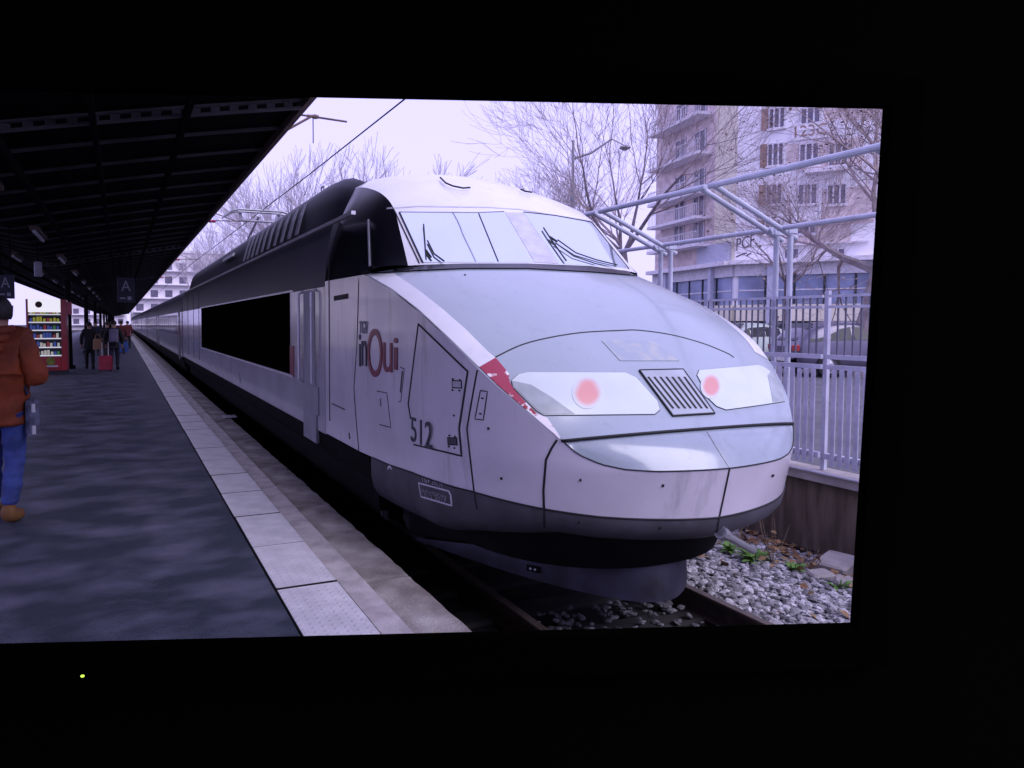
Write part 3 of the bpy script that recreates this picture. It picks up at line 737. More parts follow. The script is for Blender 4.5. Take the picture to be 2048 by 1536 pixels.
# pantograph
pt = MB(); py_ = 18.9
pt.box((XC - .55, py_ - .2, 3.203), (XC + .55, py_ + 1.3, 3.47))
pt = pt.build('pantograph', m_steel, pc)
b = MB(); b.tube([(XC, py_ + 1.1, 3.5), (XC, py_ + 2.0, 4.0), (XC, py_ + .1, 4.46)], [.05, .04, .03], 8); b.build('arm', m_steel, pt)
for dx in (-.4, .4):
    for dy in (0, 1.1):
        b = MB(); b.lathe([(.06, 3.43), (.09, 3.47), (.05, 3.5), (.09, 3.53), (.05, 3.56), (.001, 3.57)], (XC + dx, py_ + dy, 0), 'Z', 10); b.build('insulator', m_maroon, pt)
for dy in (-.18, .18):
    b = MB(); b.tube([(XC - .95, py_ + dy, 4.36), (XC - .72, py_ + dy, 4.52), (XC - .55, py_ + dy, 4.56), (XC + .55, py_ + dy, 4.56), (XC + .72, py_ + dy, 4.52), (XC + .95, py_ + dy, 4.36)], .03, 6); b.build('collector_bar', m_steel, pt)
for dx in (-.5, .5):
    b = MB(); b.tube([(XC + dx, py_ - .18, 4.5), (XC + dx, py_ + .18, 4.5)], .03, 6); b.box((XC + dx - .04, py_ - .04, 4.3), (XC + dx + .04, py_ + .04, 4.5)); b.build('collector_carrier', m_steel, pt)
b = MB(); b.tube([(XC - .5, py_, 4.30), (XC + .5, py_, 4.30)], .03, 6); b.build('cross_tube', m_steel, pt)

# ---- details laid on the hull
BV = BVHTree.FromPolygons([Vector(v) for v in hullV], hullF)
def hit(px, py):
    for e in (0, .8, -.8, 2, -2):
        d = ray(px + e, py + e).normalized(); h, n, i, ds = BV.ray_cast(CAM, d)
        if h is not None: break
    if h is None: return None
    if n.dot(d) > 0: n = -n
    return h, n
def mir(p): return Vector((2 * XC - p.x, p.y, p.z))
def patch(name, poly, mat, parent, lift=.004, mirror=False, step=9.0, thick=.006, radial=None):
    """thin shaped plate that follows the hull inside the outline"""
    pl = dens(poly + [poly[0]], step)[:-1]
    P2 = [Vector((p[0], p[1])) for p in pl]; n0 = len(P2)
    xs = [p.x for p in P2]; ys = [p.y for p in P2]
    def inp(x, y):
        c = False
        for i in range(n0):
            a, d = P2[i], P2[i - 1]
            if (a.y > y) != (d.y > y) and x < (d.x - a.x) * (y - a.y) / (d.y - a.y) + a.x: c = not c
        return c
    y = min(ys) + step / 2
    while y < max(ys):
        x = min(xs) + step / 2
        while x < max(xs):
            if inp(x, y) and min((x - p.x) ** 2 + (y - p.y) ** 2 for p in P2) > (step * .45) ** 2: P2.append(Vector((x, y)))
            x += step
        y += step
    V, E_, F, *_ = delaunay_2d_cdt(P2, [(i, (i + 1) % n0) for i in range(n0)], [], 1, .01)
    H = [hit(v.x, v.y) for v in V]
    P = [(h[0] + h[1] * lift) if h else None for h in H]; Q = [(h[0] - h[1] * (thick - lift)) if h else None for h in H]
    F = [f for f in F if all(P[i] is not None for i in f)]
    def mk(fn):
        b = MB(); n = len(P); z = Vector((0, 0, 0))
        V3 = [fn(p) if p is not None else z for p in P] + [fn(p) if p is not None else z for p in Q]
        fs_ = [tuple(f) for f in F] + [tuple(i + n for i in f[::-1]) for f in F]
        cnt = {}
        for f in F:
            for i in range(len(f)):
                e = (f[i], f[(i + 1) % len(f)]); cnt[e] = 1
        for (a, c) in cnt:
            if (c, a) not in cnt: fs_.append((c, a, a + n, c + n))
        b.add(V3, fs_); o = fixn(b.build(name, mat, parent))
        if radial:
            at_ = o.data.attributes.new('lens_radius', 'FLOAT', 'POINT'); rv = [math.hypot((v.x - radial[0]) / radial[2], (v.y - radial[1]) / radial[3]) for v in V]; at_.data.foreach_set('value', rv + rv)
        bm = bmesh.new(); bm.from_mesh(o.data); bmesh.ops.delete(bm, geom=[v for v in bm.verts if not v.link_faces], context='VERTS'); bm.to_mesh(o.data); bm.free()
        return smooth_angle(o, 50)
    o = mk(lambda p: p)
    if mirror: return o, mk(mir)
    return o
def seam(name, pl, w, mat, parent, lift=.003, mirror=False, step=7.0, curve=False):
    if curve: pl = [tuple(p) for p in spl(pl, 12 * len(pl))]
    H = [hit(*p) for p in dens(pl, step)]; H = [h for h in H if h]
    if len(H) < 2: return
    def mk(fn, s):
        b = MB(); rows = []
        for i, (p, n) in enumerate(H):
            t = (H[min(i + 1, len(H) - 1)][0] - H[max(i - 1, 0)][0]).normalized(); e = n.cross(t).normalized() * w / 2
            rows.append([fn(p - e - n * .004), fn(p - e + n * lift), fn(p + e + n * lift), fn(p + e - n * .004)])
        b.grid(rows); b.add(rows[0], [(0, 1, 2, 3)]); b.add(rows[-1], [(3, 2, 1, 0)]); return fixn(b.build(name, mat, parent))
    o = mk(lambda p: p, 1)
    if mirror: mk(mir, -1)
    return o
# fender band and worn red paint
CHI = [(p[0] + 2, p[1] - 1) for p in CH_PX]
BAND_IN = [(789, 548), (836, 580), (883, 617), (930, 658), (977, 705), (992, 717), (1020, 748)]
patch('fender_band', [(733, 549), (789, 548), (836, 580), (883, 617), (930, 658), (977, 705), (991, 716), (958, 735), (901, 679), (838, 620), (785, 579)], m_white, pc, .005, True)
patch('worn_red_patch', [(959, 735), (991, 716), (1003, 730), (1018, 748), (1019, 764), (1027, 779), (1052, 806), (1042, 811), (995, 770)], m_red, pc, .005, False, 7)
patch('worn_red_patch', [(1042, 811), (1052, 806), (1074, 828), (1094, 836), (1119, 872), (1120, 878), (1082, 846)], m_redlow, pc, .005, False, 7)
# windscreen
wl_ = patch('windscreen', [(800, 426), (957, 427), (1008, 425), (1066, 525), (995, 525), (846, 525)], m_winds, pc, .006, False, 12); wl_['label'] = 'pale reflecting left windscreen'
wr_ = patch('windscreen', [(1048, 426), (1110, 433), (1182, 446), (1256, 537), (1200, 532), (1118, 528)], m_winds, pc, .006, False, 12); wr_['label'] = 'pale reflecting right windscreen'
patch('windscreen_pillar', [(1010, 425), (1046, 426), (1116, 528), (1069, 525)], m_pillar, pc, .005, False, 9)
seam('windscreen_seam', [(957, 428), (996, 524)], .009, m_seam, wl_, .010)
seam('windscreen_seam', [(799, 425), (846, 526)], .012, m_seam, wl_, .009)
seam('windscreen_seam', [(788, 419), (839, 527)], .010, m_seam, pc, .006)
seam('windscreen_seam', [(799, 425), (957, 426), (1008, 424)], .006, m_steel, wl_, .009)
seam('windscreen_seam', [(1047, 425), (1110, 432), (1183, 445), (1257, 538)], .010, m_seam, wr_, .009)
seam('windscreen_seam', [(774, 417), (836, 413), (977, 415), (1039, 419), (1180, 442), (1222, 467)], .018, m_pillar, pc, .004)
patch('scuttle_strip', [(733, 548), (741, 536), (824, 533), (930, 529.5), (1055, 529.5), (1180, 534.5), (1270, 547), (1281, 553), (1180, 545), (1055, 538.5), (930, 538.5), (824, 543)], m_black, pc, .012, False, 6, .02)
# wipers
def wiper(pls, name, parent, lift=.025):
    b = MB()
    for pl, r_ in pls:
        r_ *= .8
        P = [hit(*p) for p in dens(pl, 14)]; P = [h[0] + h[1] * lift for h in P if h]
        if len(P) > 1: b.tube(P, r_, 6)
    return b.build(name, m_rubber, parent)
wiper([([(847, 453), (852, 517)], .008), ([(855, 486), (868, 512), (888, 527)], .009), ([(852, 505), (862, 519)], .012)], 'wiper', pc)
wiper([([(1085, 460), (1099, 482), (1130, 526)], .009), ([(1113, 484), (1149, 510), (1190, 524), (1231, 534)], .008), ([(1108, 490), (1146, 515), (1190, 528), (1228, 537)], .006), ([(1097, 478), (1112, 488)], .014)], 'wiper', pc)
wiper([([(880, 361), (891, 372), (905, 378), (925, 382), (939, 381)], .011), ], 'roof_handle', pc, .03)
wiper([([(1040, 384), (1048, 388), (1062, 390)], .011)], 'roof_handle', pc, .03)
seam('window_frame', [(737, 440), (740, 533)], .018, m_slat, pc, .01)
# seams and hatches
seam('panel_seam', [(718, 551), (714, 690), (708, 775), (712, 835), (718, 902)], .016, m_seam, pc, mirror=True)
seam('panel_seam', [(955, 740), (952, 755), (943, 805), (934, 858), (941, 920), (948, 981), (954, 1018)], .012, m_seam, pc, mirror=True)
seam('panel_seam', [(1114, 880), (1103, 897), (1092, 920), (1087, 981), (1089, 1056)], .014, m_seam, pc, mirror=True)
seam('panel_seam', [(1459, 937), (1450, 980), (1439, 1031), (1433, 1066)], .012, m_seam, pc)
seam('panel_seam', [(1414, 864), (1436, 900), (1459, 935)], .006, m_steel, pc)
seam('bonnet_edge', [(955, 736), (992, 714), (1055, 686), (1149, 667), (1242, 661), (1281, 661), (1344, 670), (1406, 687), (1453, 706), (1468, 715)], .009, m_seam, pc, curve=True)
def rim(name, pts, r_, mat):
    P = [(XC - p[0], p[1], p[2]) for p in pts[::-1]] + [(XC + p[0], p[1], p[2]) for p in pts[1:]]
    b = MB(); b.tube(P, r_, 6); return b.build(name, mat, pc, True)
rim('nose_lip_gap', [(p[0], p[1] - .001, p[2] - .009) for p in hood[0]], .010, m_seam)
rim('bumper_edge', low, .0045, m_seam)
rim('band_edge', [wallpt(a, ZBF(a) - .002, .004) for a in ga], .006, m_seam)
HP = [(837, 648), (936, 743), (919, 857), (924, 912), (828, 889), (822, 841), (822, 838), (817, 808), (837, 648)]
hp = patch('side_hatch', [(839, 652), (934, 744), (916, 857), (921, 909), (830, 887), (824, 841), (820, 808)], m_side, pc, .004, False, 10)
seam('hatch_edge', HP[:5], .011, m_seam, hp, .006); seam('hatch_edge', [(837, 648), (817, 808), (822, 838)], .011, m_seam, hp, .006)
for p, mt in (((915, 768), m_pillar), ((906, 882), m_dgrey)):
    x, y = p; seam('hatch_latch', [(x - 10, y), (x + 10, y + 1)], .055, m_seam, hp, .0065); seam('hatch_latch', [(x - 8, y), (x + 8, y + 1)], .040, mt, hp, .0085)
for x, y in ((907, 758), (921, 760), (906, 780), (920, 781), (900, 871), (911, 873), (899, 893), (910, 896), (909, 831)): seam('bolt', [(x - 1.5, y), (x + 1.5, y)], .012, m_seam, hp, .008, step=2)
for pl in ([(754, 782), (774, 786), (782, 855), (759, 849)], [(801, 734), (809, 738), (802, 803), (797, 803)], [(961, 781), (975, 783), (967, 840), (950, 838), (961, 781)]): seam('small_hatch_edge', pl, .007, m_seam, pc)
for pl, w in (([(761, 797), (762, 813)], .014), ([(805, 742), (801, 785)], .02), ([(965, 795), (965, 798)], .02), ([(961, 826), (961, 829)], .02), ([(698, 866), (700, 878)], .03), ([(664, 807), (690, 819)], .012), ([(668, 597), (697, 592)], .05), ([(479, 747), (481, 765)], .05)): seam('latch', pl, w, m_seam, pc)
for x, y in ((1161, 960), (1326, 971), (1003, 957), (977, 857), (1545, 951), (930, 520 + 30), (1320, 1056), (1158, 1045)): seam('bolt', [(x - 2, y), (x + 2, y)], .016, m_seam, pc, .005, step=3)
# headlamp covers, lamps and grille
HL = [(1023, 762), (1037, 749), (1056, 745), (1250, 746), (1272, 756), (1314, 803), (1319, 820), (1309, 829), (1088, 831), (1072, 821), (1026, 775)]
hl, hr = patch('headlamp_cover', HL, m_lamp_glass, pc, .006, True)
for q, par in ((HL, hl),): seam('cover_edge', HL + [HL[0]], .007, m_seam, pc, .004, True)
WG = [(1024, 763), (1062, 771), (1103, 796), (1149, 829), (1089, 829.5), (1073, 820), (1027, 774)]
a, c = patch('tinted_panel', WG, m_lamp_side, hl, .009, True); c.parent = hr
def disc(cx, cy, rx, ry, n=20): return [(cx + rx * math.cos(6.2832 * k / n), cy + ry * math.sin(6.2832 * k / n)) for k in range(n)]
a = patch('tail_lamp', disc(1174, 786, 31, 33), m_lamp, hl, .0085, False, 5, .012, (1174, 786, 31, 33)); c = patch('tail_lamp', disc(1421, 773, 21, 26), m_lamp, hr, .0085, False, 5, .012, (1421, 773, 21, 26))
for o in (a, c): o['label'] = 'round glowing pink red tail lamp'
gr = patch('nose_grille', [(1280, 743), (1365, 741), (1427, 828), (1346, 832)], m_lgrille, pc, .010, False, 8, .014)
seam('grille_frame', [(1278, 742), (1365, 740), (1428, 828), (1345, 833), (1278, 742)], .010, m_seam, gr, .012)
for x0, x1 in zip((1295, 1307, 1319, 1331, 1343, 1355, 1367), (1345, 1357, 1369, 1380, 1391, 1402, 1413)): seam('grille_slot', [(x0, 756), (x1, 819)], .016, m_seam, gr, .013)
patch('worn_sticker', [(1203, 682), (1260, 680), (1310, 685), (1358, 722), (1240, 722)], m_sticker, pc, .004, False, 9)
# coupling bar
b = MB(); p0 = onY(1440, 1064, 3.30); p1 = onY(1506, 1101, 3.55); b.tube([p0, p1], [.026, .024], 10); b.tube([p0 - Vector((0, .0, 0)), p0 + (p1 - p0) * .12], .042, 10)
b.build('coupling_bar', m_steel, pc)
# plough reflectors
for y_ in (1117, 1137):
    h = hit(1068, y_); e = Vector((0, 0, 1)); t_ = h[1].cross(e).normalized()
    b = MB(); b.obox(h[0] - t_ * .05 - e * .022 + h[1] * .0, t_ * .10, e * .044, h[1] * .02); pl_ = b.build('reflector_plate', m_matblack, pc)
    for s in (-1, 1):
        b = MB(); c_ = h[0] + t_ * .018 * s + h[1] * .0205; V = [c_ + (t_ * math.cos(k * .785) + e * math.sin(k * .785)) * .009 for k in range(8)]; b.add(V + [v + h[1] * .004 for v in V], [tuple(range(8, 16))] + [(k, (k + 1) % 8, 8 + (k + 1) % 8, 8 + k) for k in range(8)]); b.build('reflector', m_tube, pl_)
# lettering on the side (reads along -Y)
XL = XC - HW - .002
def side_text(body, p0, p1, mat, name='lettering', xl=XL, par=None):
    """lower left and upper right corners given in the picture, on the side plane"""
    a = onX(*p0, xl); c = onX(*p1, xl)
    return text_on(name, body, a, (0, c.y - a.y, 0), (0, 0, c.z - a.z), mat, par or pc)
side_text('TGV', (719, 667), (736, 642), m_slat)
side_text('i', (719, 733), (721.5, 669), m_text_d); side_text('n', (724, 731), (734, 682), m_text_d)
side_text('O', (736, 751), (765, 658), m_maroon); side_text('u', (767, 743), (785, 686), m_maroon); side_text('i', (788.5, 739), (796, 676), m_maroon)
side_text('512', (823, 882), (864, 846), m_text_d)
# plate on the lower band
def band_text(body, p0, ux, uy, mat):
    V, F = text_mesh(body, .001); b = MB(); out = []
    for v in V:
        h = hit(p0[0] + ux[0] * v[0] + uy[0] * v[1], p0[1] + ux[1] * v[0] + uy[1] * v[1]); out.append(h[0] + h[1] * .005 if h else Vector((XC, 4, 0)))
    b.add(out, F); return b.build('lettering', mat, pc)
band_text('TGV 28024', (844, 962), (42, 13), (0, -11), m_text_w)
seam('plate_border', [(838, 966), (898, 982), (902, 990), (904, 1011), (843, 993), (838, 966)], .010, m_text_w, pc, .006)
band_text('REVISION', (845, 984), (48, 14), (0, -7), m_pillar); band_text('512 2017', (849, 993), (44, 13), (0, -7), m_pillar)
seam('white_mark', [(776, 938), (780, 932), (784, 938)], .018, m_text_w, pc, .006)
# door, handrails, steps, black band, maroon strip
b = MB(); b.box((XL - .004, 7.15, .62), (XL + .004, 7.162, 2.3)); b.build('door_seam', m_seam, pc)
dy0, dy1 = onX(632, 700, XL).y, onX(606, 700, XL).y
for y in (dy0, dy1):
    b = MB(); b.tube([(XL + .01, y, .93), (XL - .05, y, .97), (XL - .05, y, 1.98), (XL + .01, y, 2.02)], .016, 8); b.build('handrail', m_seamlt, pc)
dr = MB(); dr.box((XL - .003, dy0 + .05, .72), (XL + .01, dy1 - .05, 2.02)); dr = dr.build('cab_door', m_slat, pc)
b = MB(); b.box((XL - .012, dy0 - .12, .62), (XL + .02, dy1 + .08, .93)); b.box((XL - .014, dy0 - .04, .30), (XL + .02, dy1 - .06, .62)); b.build('entry_step', m_slat, pc)
by0, by1 = 9.02, 19.9
b = MB(); b.box((XL - .004, by0, .985), (XL + .01, by1, 2.03)); bd = b.build('window_band', m_band, pc)
for z in (.965, 2.045):
    b = MB(); b.box((XL - .010, by0 - .2, z - .012), (XL + .01, by1 + .1, z + .012)); b.build('band_trim', m_seamlt, bd)
b = MB(); b.box((XL - .006, by0 - .22, .96), (XL + .01, by0 - .003, 1.35)); b.build('maroon_strip', m_maroon, pc)
for y in (20.6, 22.2, 24.1):
    b = MB(); b.box((XL - .005, y, .6), (XL + .005, y + .025, 2.5)); b.build('panel_seam', m_seam, pc)
def bogie(y, parent):
    bg_ = MB(); bg_.box((XC - 1.0, y - 1.3, -.30), (XC + 1.0, y + 1.3, -.05)); bg_ = bg_.build('bogie', m_matblack, parent)
    for dy in (-1.5, 1.5):
        for x in (XC - .80, XC + .68):
            b = MB(); b.lathe([(.001, 0), (.40, 0), (.46, .03), (.46, .12), (.001, .12)], (x, y + dy, RAILZ + .46), 'X', 22); b.build('wheel', m_steel, bg_)
bogie(7.9, pc); bogie(21.9, pc)
b = MB(); b.tube([(2.28, 6.25, .15), (2.30, 6.25, -.22)], .03, 6); b.tube([(2.28, 6.6, .15), (2.30, 6.35, -.22)], .02, 6); b.build('sand_pipe', m_dgrey, pc)

# ================================================================== COACHES
m_coach = M('coach_side_silver', (.34, .32, .38), .2, var=.06, scale=2, coat=.6, metal=.2)
m_cwin = M('coach_window_glass', (.02, .02, .03), .06, var=.2, spec=.8)
def coach(y0, lab):
    L_ = 18.3; t = tag(empty('passenger_coach', (XC, y0, RAILZ)), lab, 'train coach', 'coaches of the train')
    loft('body', [(1.41, .40), (1.41, 2.03)], [y0, y0 + L_], m_coach, t)
    loft('skirt', [(1.28, -.05), (1.404, .396)], [y0, y0 + L_], m_matblack, t)
    loft('roof', [(1.412, 2.034), (1.36, 2.5), (1.25, 2.74), (1.0, 2.90), (.6, 2.98), (0, 3.0)], [y0, y0 + L_], m_upper, t)
    loft('gangway', [(1.15, .1), (1.2, 2.6), (0, 2.7)], [y0 + L_ + .01, y0 + L_ + .38], m_matblack, t)
    loft('underframe', [(1.2, -.2), (1.25, -.06)], [y0 + .5, y0 + L_ - .5], m_matblack, t)
    n = 8
    for k in range(n):
        y = y0 + 2.4 + k * 1.75; q = MB(); q.box((XL - .004, y, 1.18), (XL + .01, y + 1.45, 1.95)); q.build('window', m_cwin, t)
    for y in (y0 + .8, y0 + L_ - 1.7):
        q = MB(); q.box((XL - .006, y, .28), (XL + .01, y + .85, 2.15)); d = q.build('door', m_upper, t)
        q = MB(); q.box((XL - .010, y + .2, 1.2), (XL - .004, y + .65, 1.9)); q.build('door_window', m_cwin, d)
ORD = ['first', 'second', 'third', 'fourth', 'fifth', 'sixth', 'seventh', 'eighth']
for k in range(8): coach(26.75 + k * 18.7, '%s grey passenger coach behind the leading power car' % ORD[k])

# catenary wire and brackets
b = MB(); pts = [(XC + .12 * math.sin(k), -10 + 12 * k, 4.60) for k in range(18)]; b.tube(pts, .011, 5)
tag(b.build('overhead_wire', m_matblack), 'thin overhead electric wire above the train roof', 'wire')
for y, lab in ((9.6, 'overhead wire bracket at the canopy edge nearest the viewer'), (22.6, 'overhead wire bracket with insulator beside the pantograph'), (37, 'overhead wire bracket far along the canopy'), (52, 'overhead wire bracket farthest along the canopy')):
    t = tag(empty('wire_bracket', (1.8, y, 4)), lab, 'bracket', 'overhead wire brackets')
    zb = 4.30 if y < 10 else 4.75
    q = MB(); q.tube([(1.7, y, 3.98), (2.45, y, 4.46)] if y < 10 else [(1.7, y, 4.0), (1.9, y, zb), (3.6, y, zb + .05)], .018, 6); q.tube([(2.1, y, 4.47), (2.95, y, 4.44)] if y < 10 else [(1.8, y, zb + .55), (3.3, y, zb + .05)], .014, 6); q.build('arm', m_fascia, t)
    q = MB(); a = 2.12 if y > 10 else 2.45; zz = zb if y > 10 else 4.46; q.lathe([(.02, a - .06)] + [((.055 if i % 2 else .035) * (.6 if y < 10 else 1), a + i * .05) for i in range(3 if y < 10 else 12)] + [(.02, a + (.10 if y < 10 else .62))], (0, y, zz), 'X', 10); q.build('insulator', m_maroon if y > 10 else m_fascia, t)
    if y < 10: q = MB(); q.tube([(2.47, y, 4.45), (2.47, y, 4.1)], .008, 6); q.build('dropper', m_fascia, t)

# ================================================================== PEOPLE
m_skin = M('skin', (.42, .24, .17), .55, var=.08)
def skinmesh(name, V, E_, rad, mat, parent, root=0, sub=2):
    me = bpy.data.meshes.new(name); me.from_pydata([tuple(v) for v in V], E_, [])
    o = bpy.data.objects.new(name, me); COL.objects.link(o)
    o.modifiers.new('skin', 'SKIN'); o.modifiers.new('sub', 'SUBSURF').levels = sub; o.modifiers['sub'].render_levels = sub
    for i, r_ in enumerate(rad):
        sv = me.skin_vertices[0].data[i]; sv.radius = r_ if isinstance(r_, tuple) else (r_, r_); sv.use_root = (i == root)
    dg = bpy.context.evaluated_depsgraph_get(); me2 = bpy.data.meshes.new_from_object(o.evaluated_get(dg))
    bpy.data.objects.remove(o)
    me2.name = name; me2.materials.clear(); me2.materials.append(mat); me2.polygons.foreach_set('use_smooth', [True] * len(me2.polygons))
    o2 = bpy.data.objects.new(name, me2); COL.objects.link(o2); o2.parent = parent
    return o2
def chain(parts):
    """parts: list of polylines of (name or point, radius); shared names join"""
    V, E_, Rr, idx = [], [], [], {}
    for pl in parts:
        prev = None
        for nm, p, r_ in pl:
            if nm in idx: i = idx[nm]
            else: i = len(V); idx[nm] = i; V.append(p); Rr.append(r_)
            if prev is not None: E_.append((prev, i))
            prev = i
    return V, E_, Rr
def person(loc, yaw, height, label, jacket, trousers, shoes, hair, arms, legs=((.02, 0), (-.02, 0)), group=None, longcoat=0, hairlen=0, bulk=1.0):
    """local frame: facing +Y, 1.75 m tall before scaling; arms: (elbow, wrist) offsets for left and right"""
    t = empty('person', loc, True); tag(t, label, 'person', group); t.rotation_euler = (0, 0, yaw); k = height / 1.75; t.scale = (k, k, k)
    sh = {s: (s * .185, -.01, 1.42) for s in (-1, 1)}
    el = {-1: arms[0], 1: arms[2]}; wr = {-1: arms[1], 1: arms[3]}
    kn = {s: (s * .10, .03 + legs[0 if s < 0 else 1][0], .50) for s in (-1, 1)}; an = {s: (s * .10, -.03 + legs[0 if s < 0 else 1][1], .09) for s in (-1, 1)}
    body = [[('pel', (0, 0, .96), .13), ('sp', (0, 0, 1.15), .125), ('ch', (0, -.01, 1.34), .14), ('nk', (0, 0, 1.50), .055), ('hd', (0, .015, 1.60), .085), ('hd2', (0, .01, 1.675), .088)]]
    for s in (-1, 1):
        w, e = Vector(wr[s]), Vector(el[s]); d = (w - e).normalized(); sd_ = d.cross(Vector((0, 0, 1))) if abs(d.z) < .9 else d.cross(Vector((0, 1, 0))); sd_.normalize()
        body.append([('ch', 0, 0), ('s%d' % s, sh[s], .06), ('e%d' % s, el[s], .042), ('w%d' % s, wr[s], .028), ('p%d' % s, tuple(w + d * .06), .034)])
        for f, (o_, l) in enumerate(((-.030, .07), (-.010, .085), (.010, .08), (.028, .06))):
            a = w + d * .075 + sd_ * o_; body.append([('p%d' % s, 0, 0), ('f%d%d' % (s, f), tuple(a + d * l * .45), .0085), ('g%d%d' % (s, f), tuple(a + d * l * .8 + d.cross(sd_) * .02), .0075)])
        a = w + d * .03 - sd_ * .04; body.append([('p%d' % s, 0, 0), ('t%d' % s, tuple(a + d * .02), .010), ('u%d' % s, tuple(a + d * .055 - sd_ * .005), .009)])
        body.append([('pel', 0, 0), ('h%d' % s, (s * .09, 0, .88), .085), ('k%d' % s, kn[s], .055), ('a%d' % s, an[s], .038), ('o%d' % s, (an[s][0] + s * .015, an[s][1] + .12, .04), .025)])
    skinmesh('body', *chain(body), m_skin, t)
    lowz = .80 - longcoat
    jk = [[('lo', (0, 0, lowz), (.185, .15)), ('pel', (0, 0, .96), (.185, .155)), ('sp', (0, 0, 1.15), (.175, .15)), ('ch', (0, -.01, 1.33), (.19, .15)), ('nk', (0, -.005, 1.49), .085)]]
    for s in (-1, 1): jk.append([('ch', 0, 0), ('s%d' % s, sh[s], .088), ('e%d' % s, el[s], .076), ('w%d' % s, tuple(Vector(wr[s]) * .97 + Vector(el[s]) * .03), .055)])
    V_, E2, R2 = chain(jk); R2 = [(q[0] * bulk, q[1] * bulk) if isinstance(q, tuple) else q * bulk for q in R2]
    jo = skinmesh('jacket', V_, E2, R2, jacket, t, 1, 3 if bulk > 1 else 2)
    def folds(o, amp, sx, sz):
        for v in o.data.vertices:
            n_ = noise.noise((v.co.x * sx, v.co.y * sx, v.co.z * sz)) + .6 * abs(noise.noise((v.co.x * sx * 2, v.co.y * sx * 2 + 7, v.co.z * sz * 2))); v.co += v.normal * amp * n_
    folds(jo, .028 if bulk > 1 else .012, 5, 13)
    tr_ = [[('pel', (0, 0, .93), (.165, .13))]]
    for s in (-1, 1): tr_.append([('pel', 0, 0), ('h%d' % s, (s * .095, 0, .82), .105), ('k%d' % s, kn[s], .078), ('a%d' % s, (an[s][0], an[s][1], .12), .062)])
    folds(skinmesh('trousers', *chain(tr_), trousers, t, 0, 3 if bulk > 1 else 2), .014, 6, 16)
    for s in (-1, 1):
        x, y, z = an[s]; skinmesh('shoe', [(x, y - .005, .17), (x, y - .03, .062), (x + s * .008, y + .07, .052), (x + s * .018, y + .175, .042)], [(0, 1), (1, 2), (2, 3)], [.058, .066, .060, .044], shoes, t)
    b = MB(); rows = []
    for i in range(9):
        a = math.pi * i / 8 * (.62 + .1 * hairlen); rows.append([(math.sin(a) * math.cos(q) * .103 * (1 + .25 * hairlen * (i > 5)), .005 + math.sin(a) * math.sin(q) * .118 - (.018 if math.sin(q) > 0 and i > 5 else 0), 1.655 + math.cos(a) * .108 + (.03 if math.sin(q) > .3 and i > 5 else 0) - .05 * hairlen * (i > 6)) for q in np.linspace(0, 2 * math.pi, 17)])
    b.grid(rows); hr_ = fixn(b.build('hair', hair, None, True)); hr_.parent = t
    for s in (-1, 1):
        q = MB(); q.lathe([(.001, -.008), (.012, -.005), (.014, .002), (.001, .008)], (s * .036, .098, 1.64), 'Y', 10); e_ = q.build('eye', m_tube, None); e_.parent = t
        q = MB(); q.lathe([(.001, -.012), (.022, -.008), (.028, .004), (.001, .012)], (s * .092, .0, 1.625), 'X', 10); e_ = q.build('ear', m_skin, None); e_.parent = t
    q = MB(); q.add([(0, .115, 1.60), (-.016, .097, 1.595), (.016, .097, 1.595), (0, .10, 1.645), (0, .10, 1.588)], [(0, 3, 1), (0, 2, 3), (0, 1, 4), (0, 4, 2)]); e_ = q.build('nose', m_skin, None); e_.parent = t
    q = MB(); q.tube([(-.025, .088, 1.562), (0, .098, 1.560), (.025, .088, 1.562)], .005, 6); e_ = q.build('mouth', m_maroon, None); e_.parent = t
    return t
m_orange = M('jacket_orange', (.19, .032, .006), .75, var=.3, scale=5, bump=.5, bscale=12)
m_denim = M('jeans_blue', (.035, .06, .24), .8, var=.35, scale=7)
m_boot = M('boot_brown', (.16, .07, .02), .7, var=.2)
m_hair = M('hair_dark', (.012, .008, .008), .6)
m_dk = M('clothes_black', (.010, .010, .014), .85, var=.3); m_dk2 = M('clothes_dark_blue', (.02, .02, .045), .85, var=.3); m_maro = M('clothes_maroon', (.10, .015, .02), .85); m_tan = M('bag_tan', (.32, .19, .12), .8); m_grey = M('rucksack_grey', (.16, .14, .24), .8)
po = onZ(6, 1040, 0); po.z = 0
orange = person(po, R(-14), 1.86, 'person in an orange jacket and blue jeans at the left edge of the screen', m_orange, m_denim, m_boot, m_hair,
                ((-.30, .02, 1.12), (-.20, .26, 1.16), (.30, -.04, 1.09), (.18, .24, 1.14)), ((.05, .10), (-.02, -.10)), None, .04, .5, 1.17)
b = MB()
for i, (rr, zz, yy) in enumerate(((.10, 1.49, -.06), (.13, 1.50, -.09), (.115, 1.44, -.12), (.09, 1.36, -.13))): b.tube([(-rr, yy + .05, zz), (-rr * .6, yy - .03, zz - .01), (0, yy - .055, zz - .015), (rr * .6, yy - .03, zz - .01), (rr, yy + .05, zz)], .035, 8)
hd_ = b.build('jacket_hood', m_orange, None, True); hd_.parent = orange
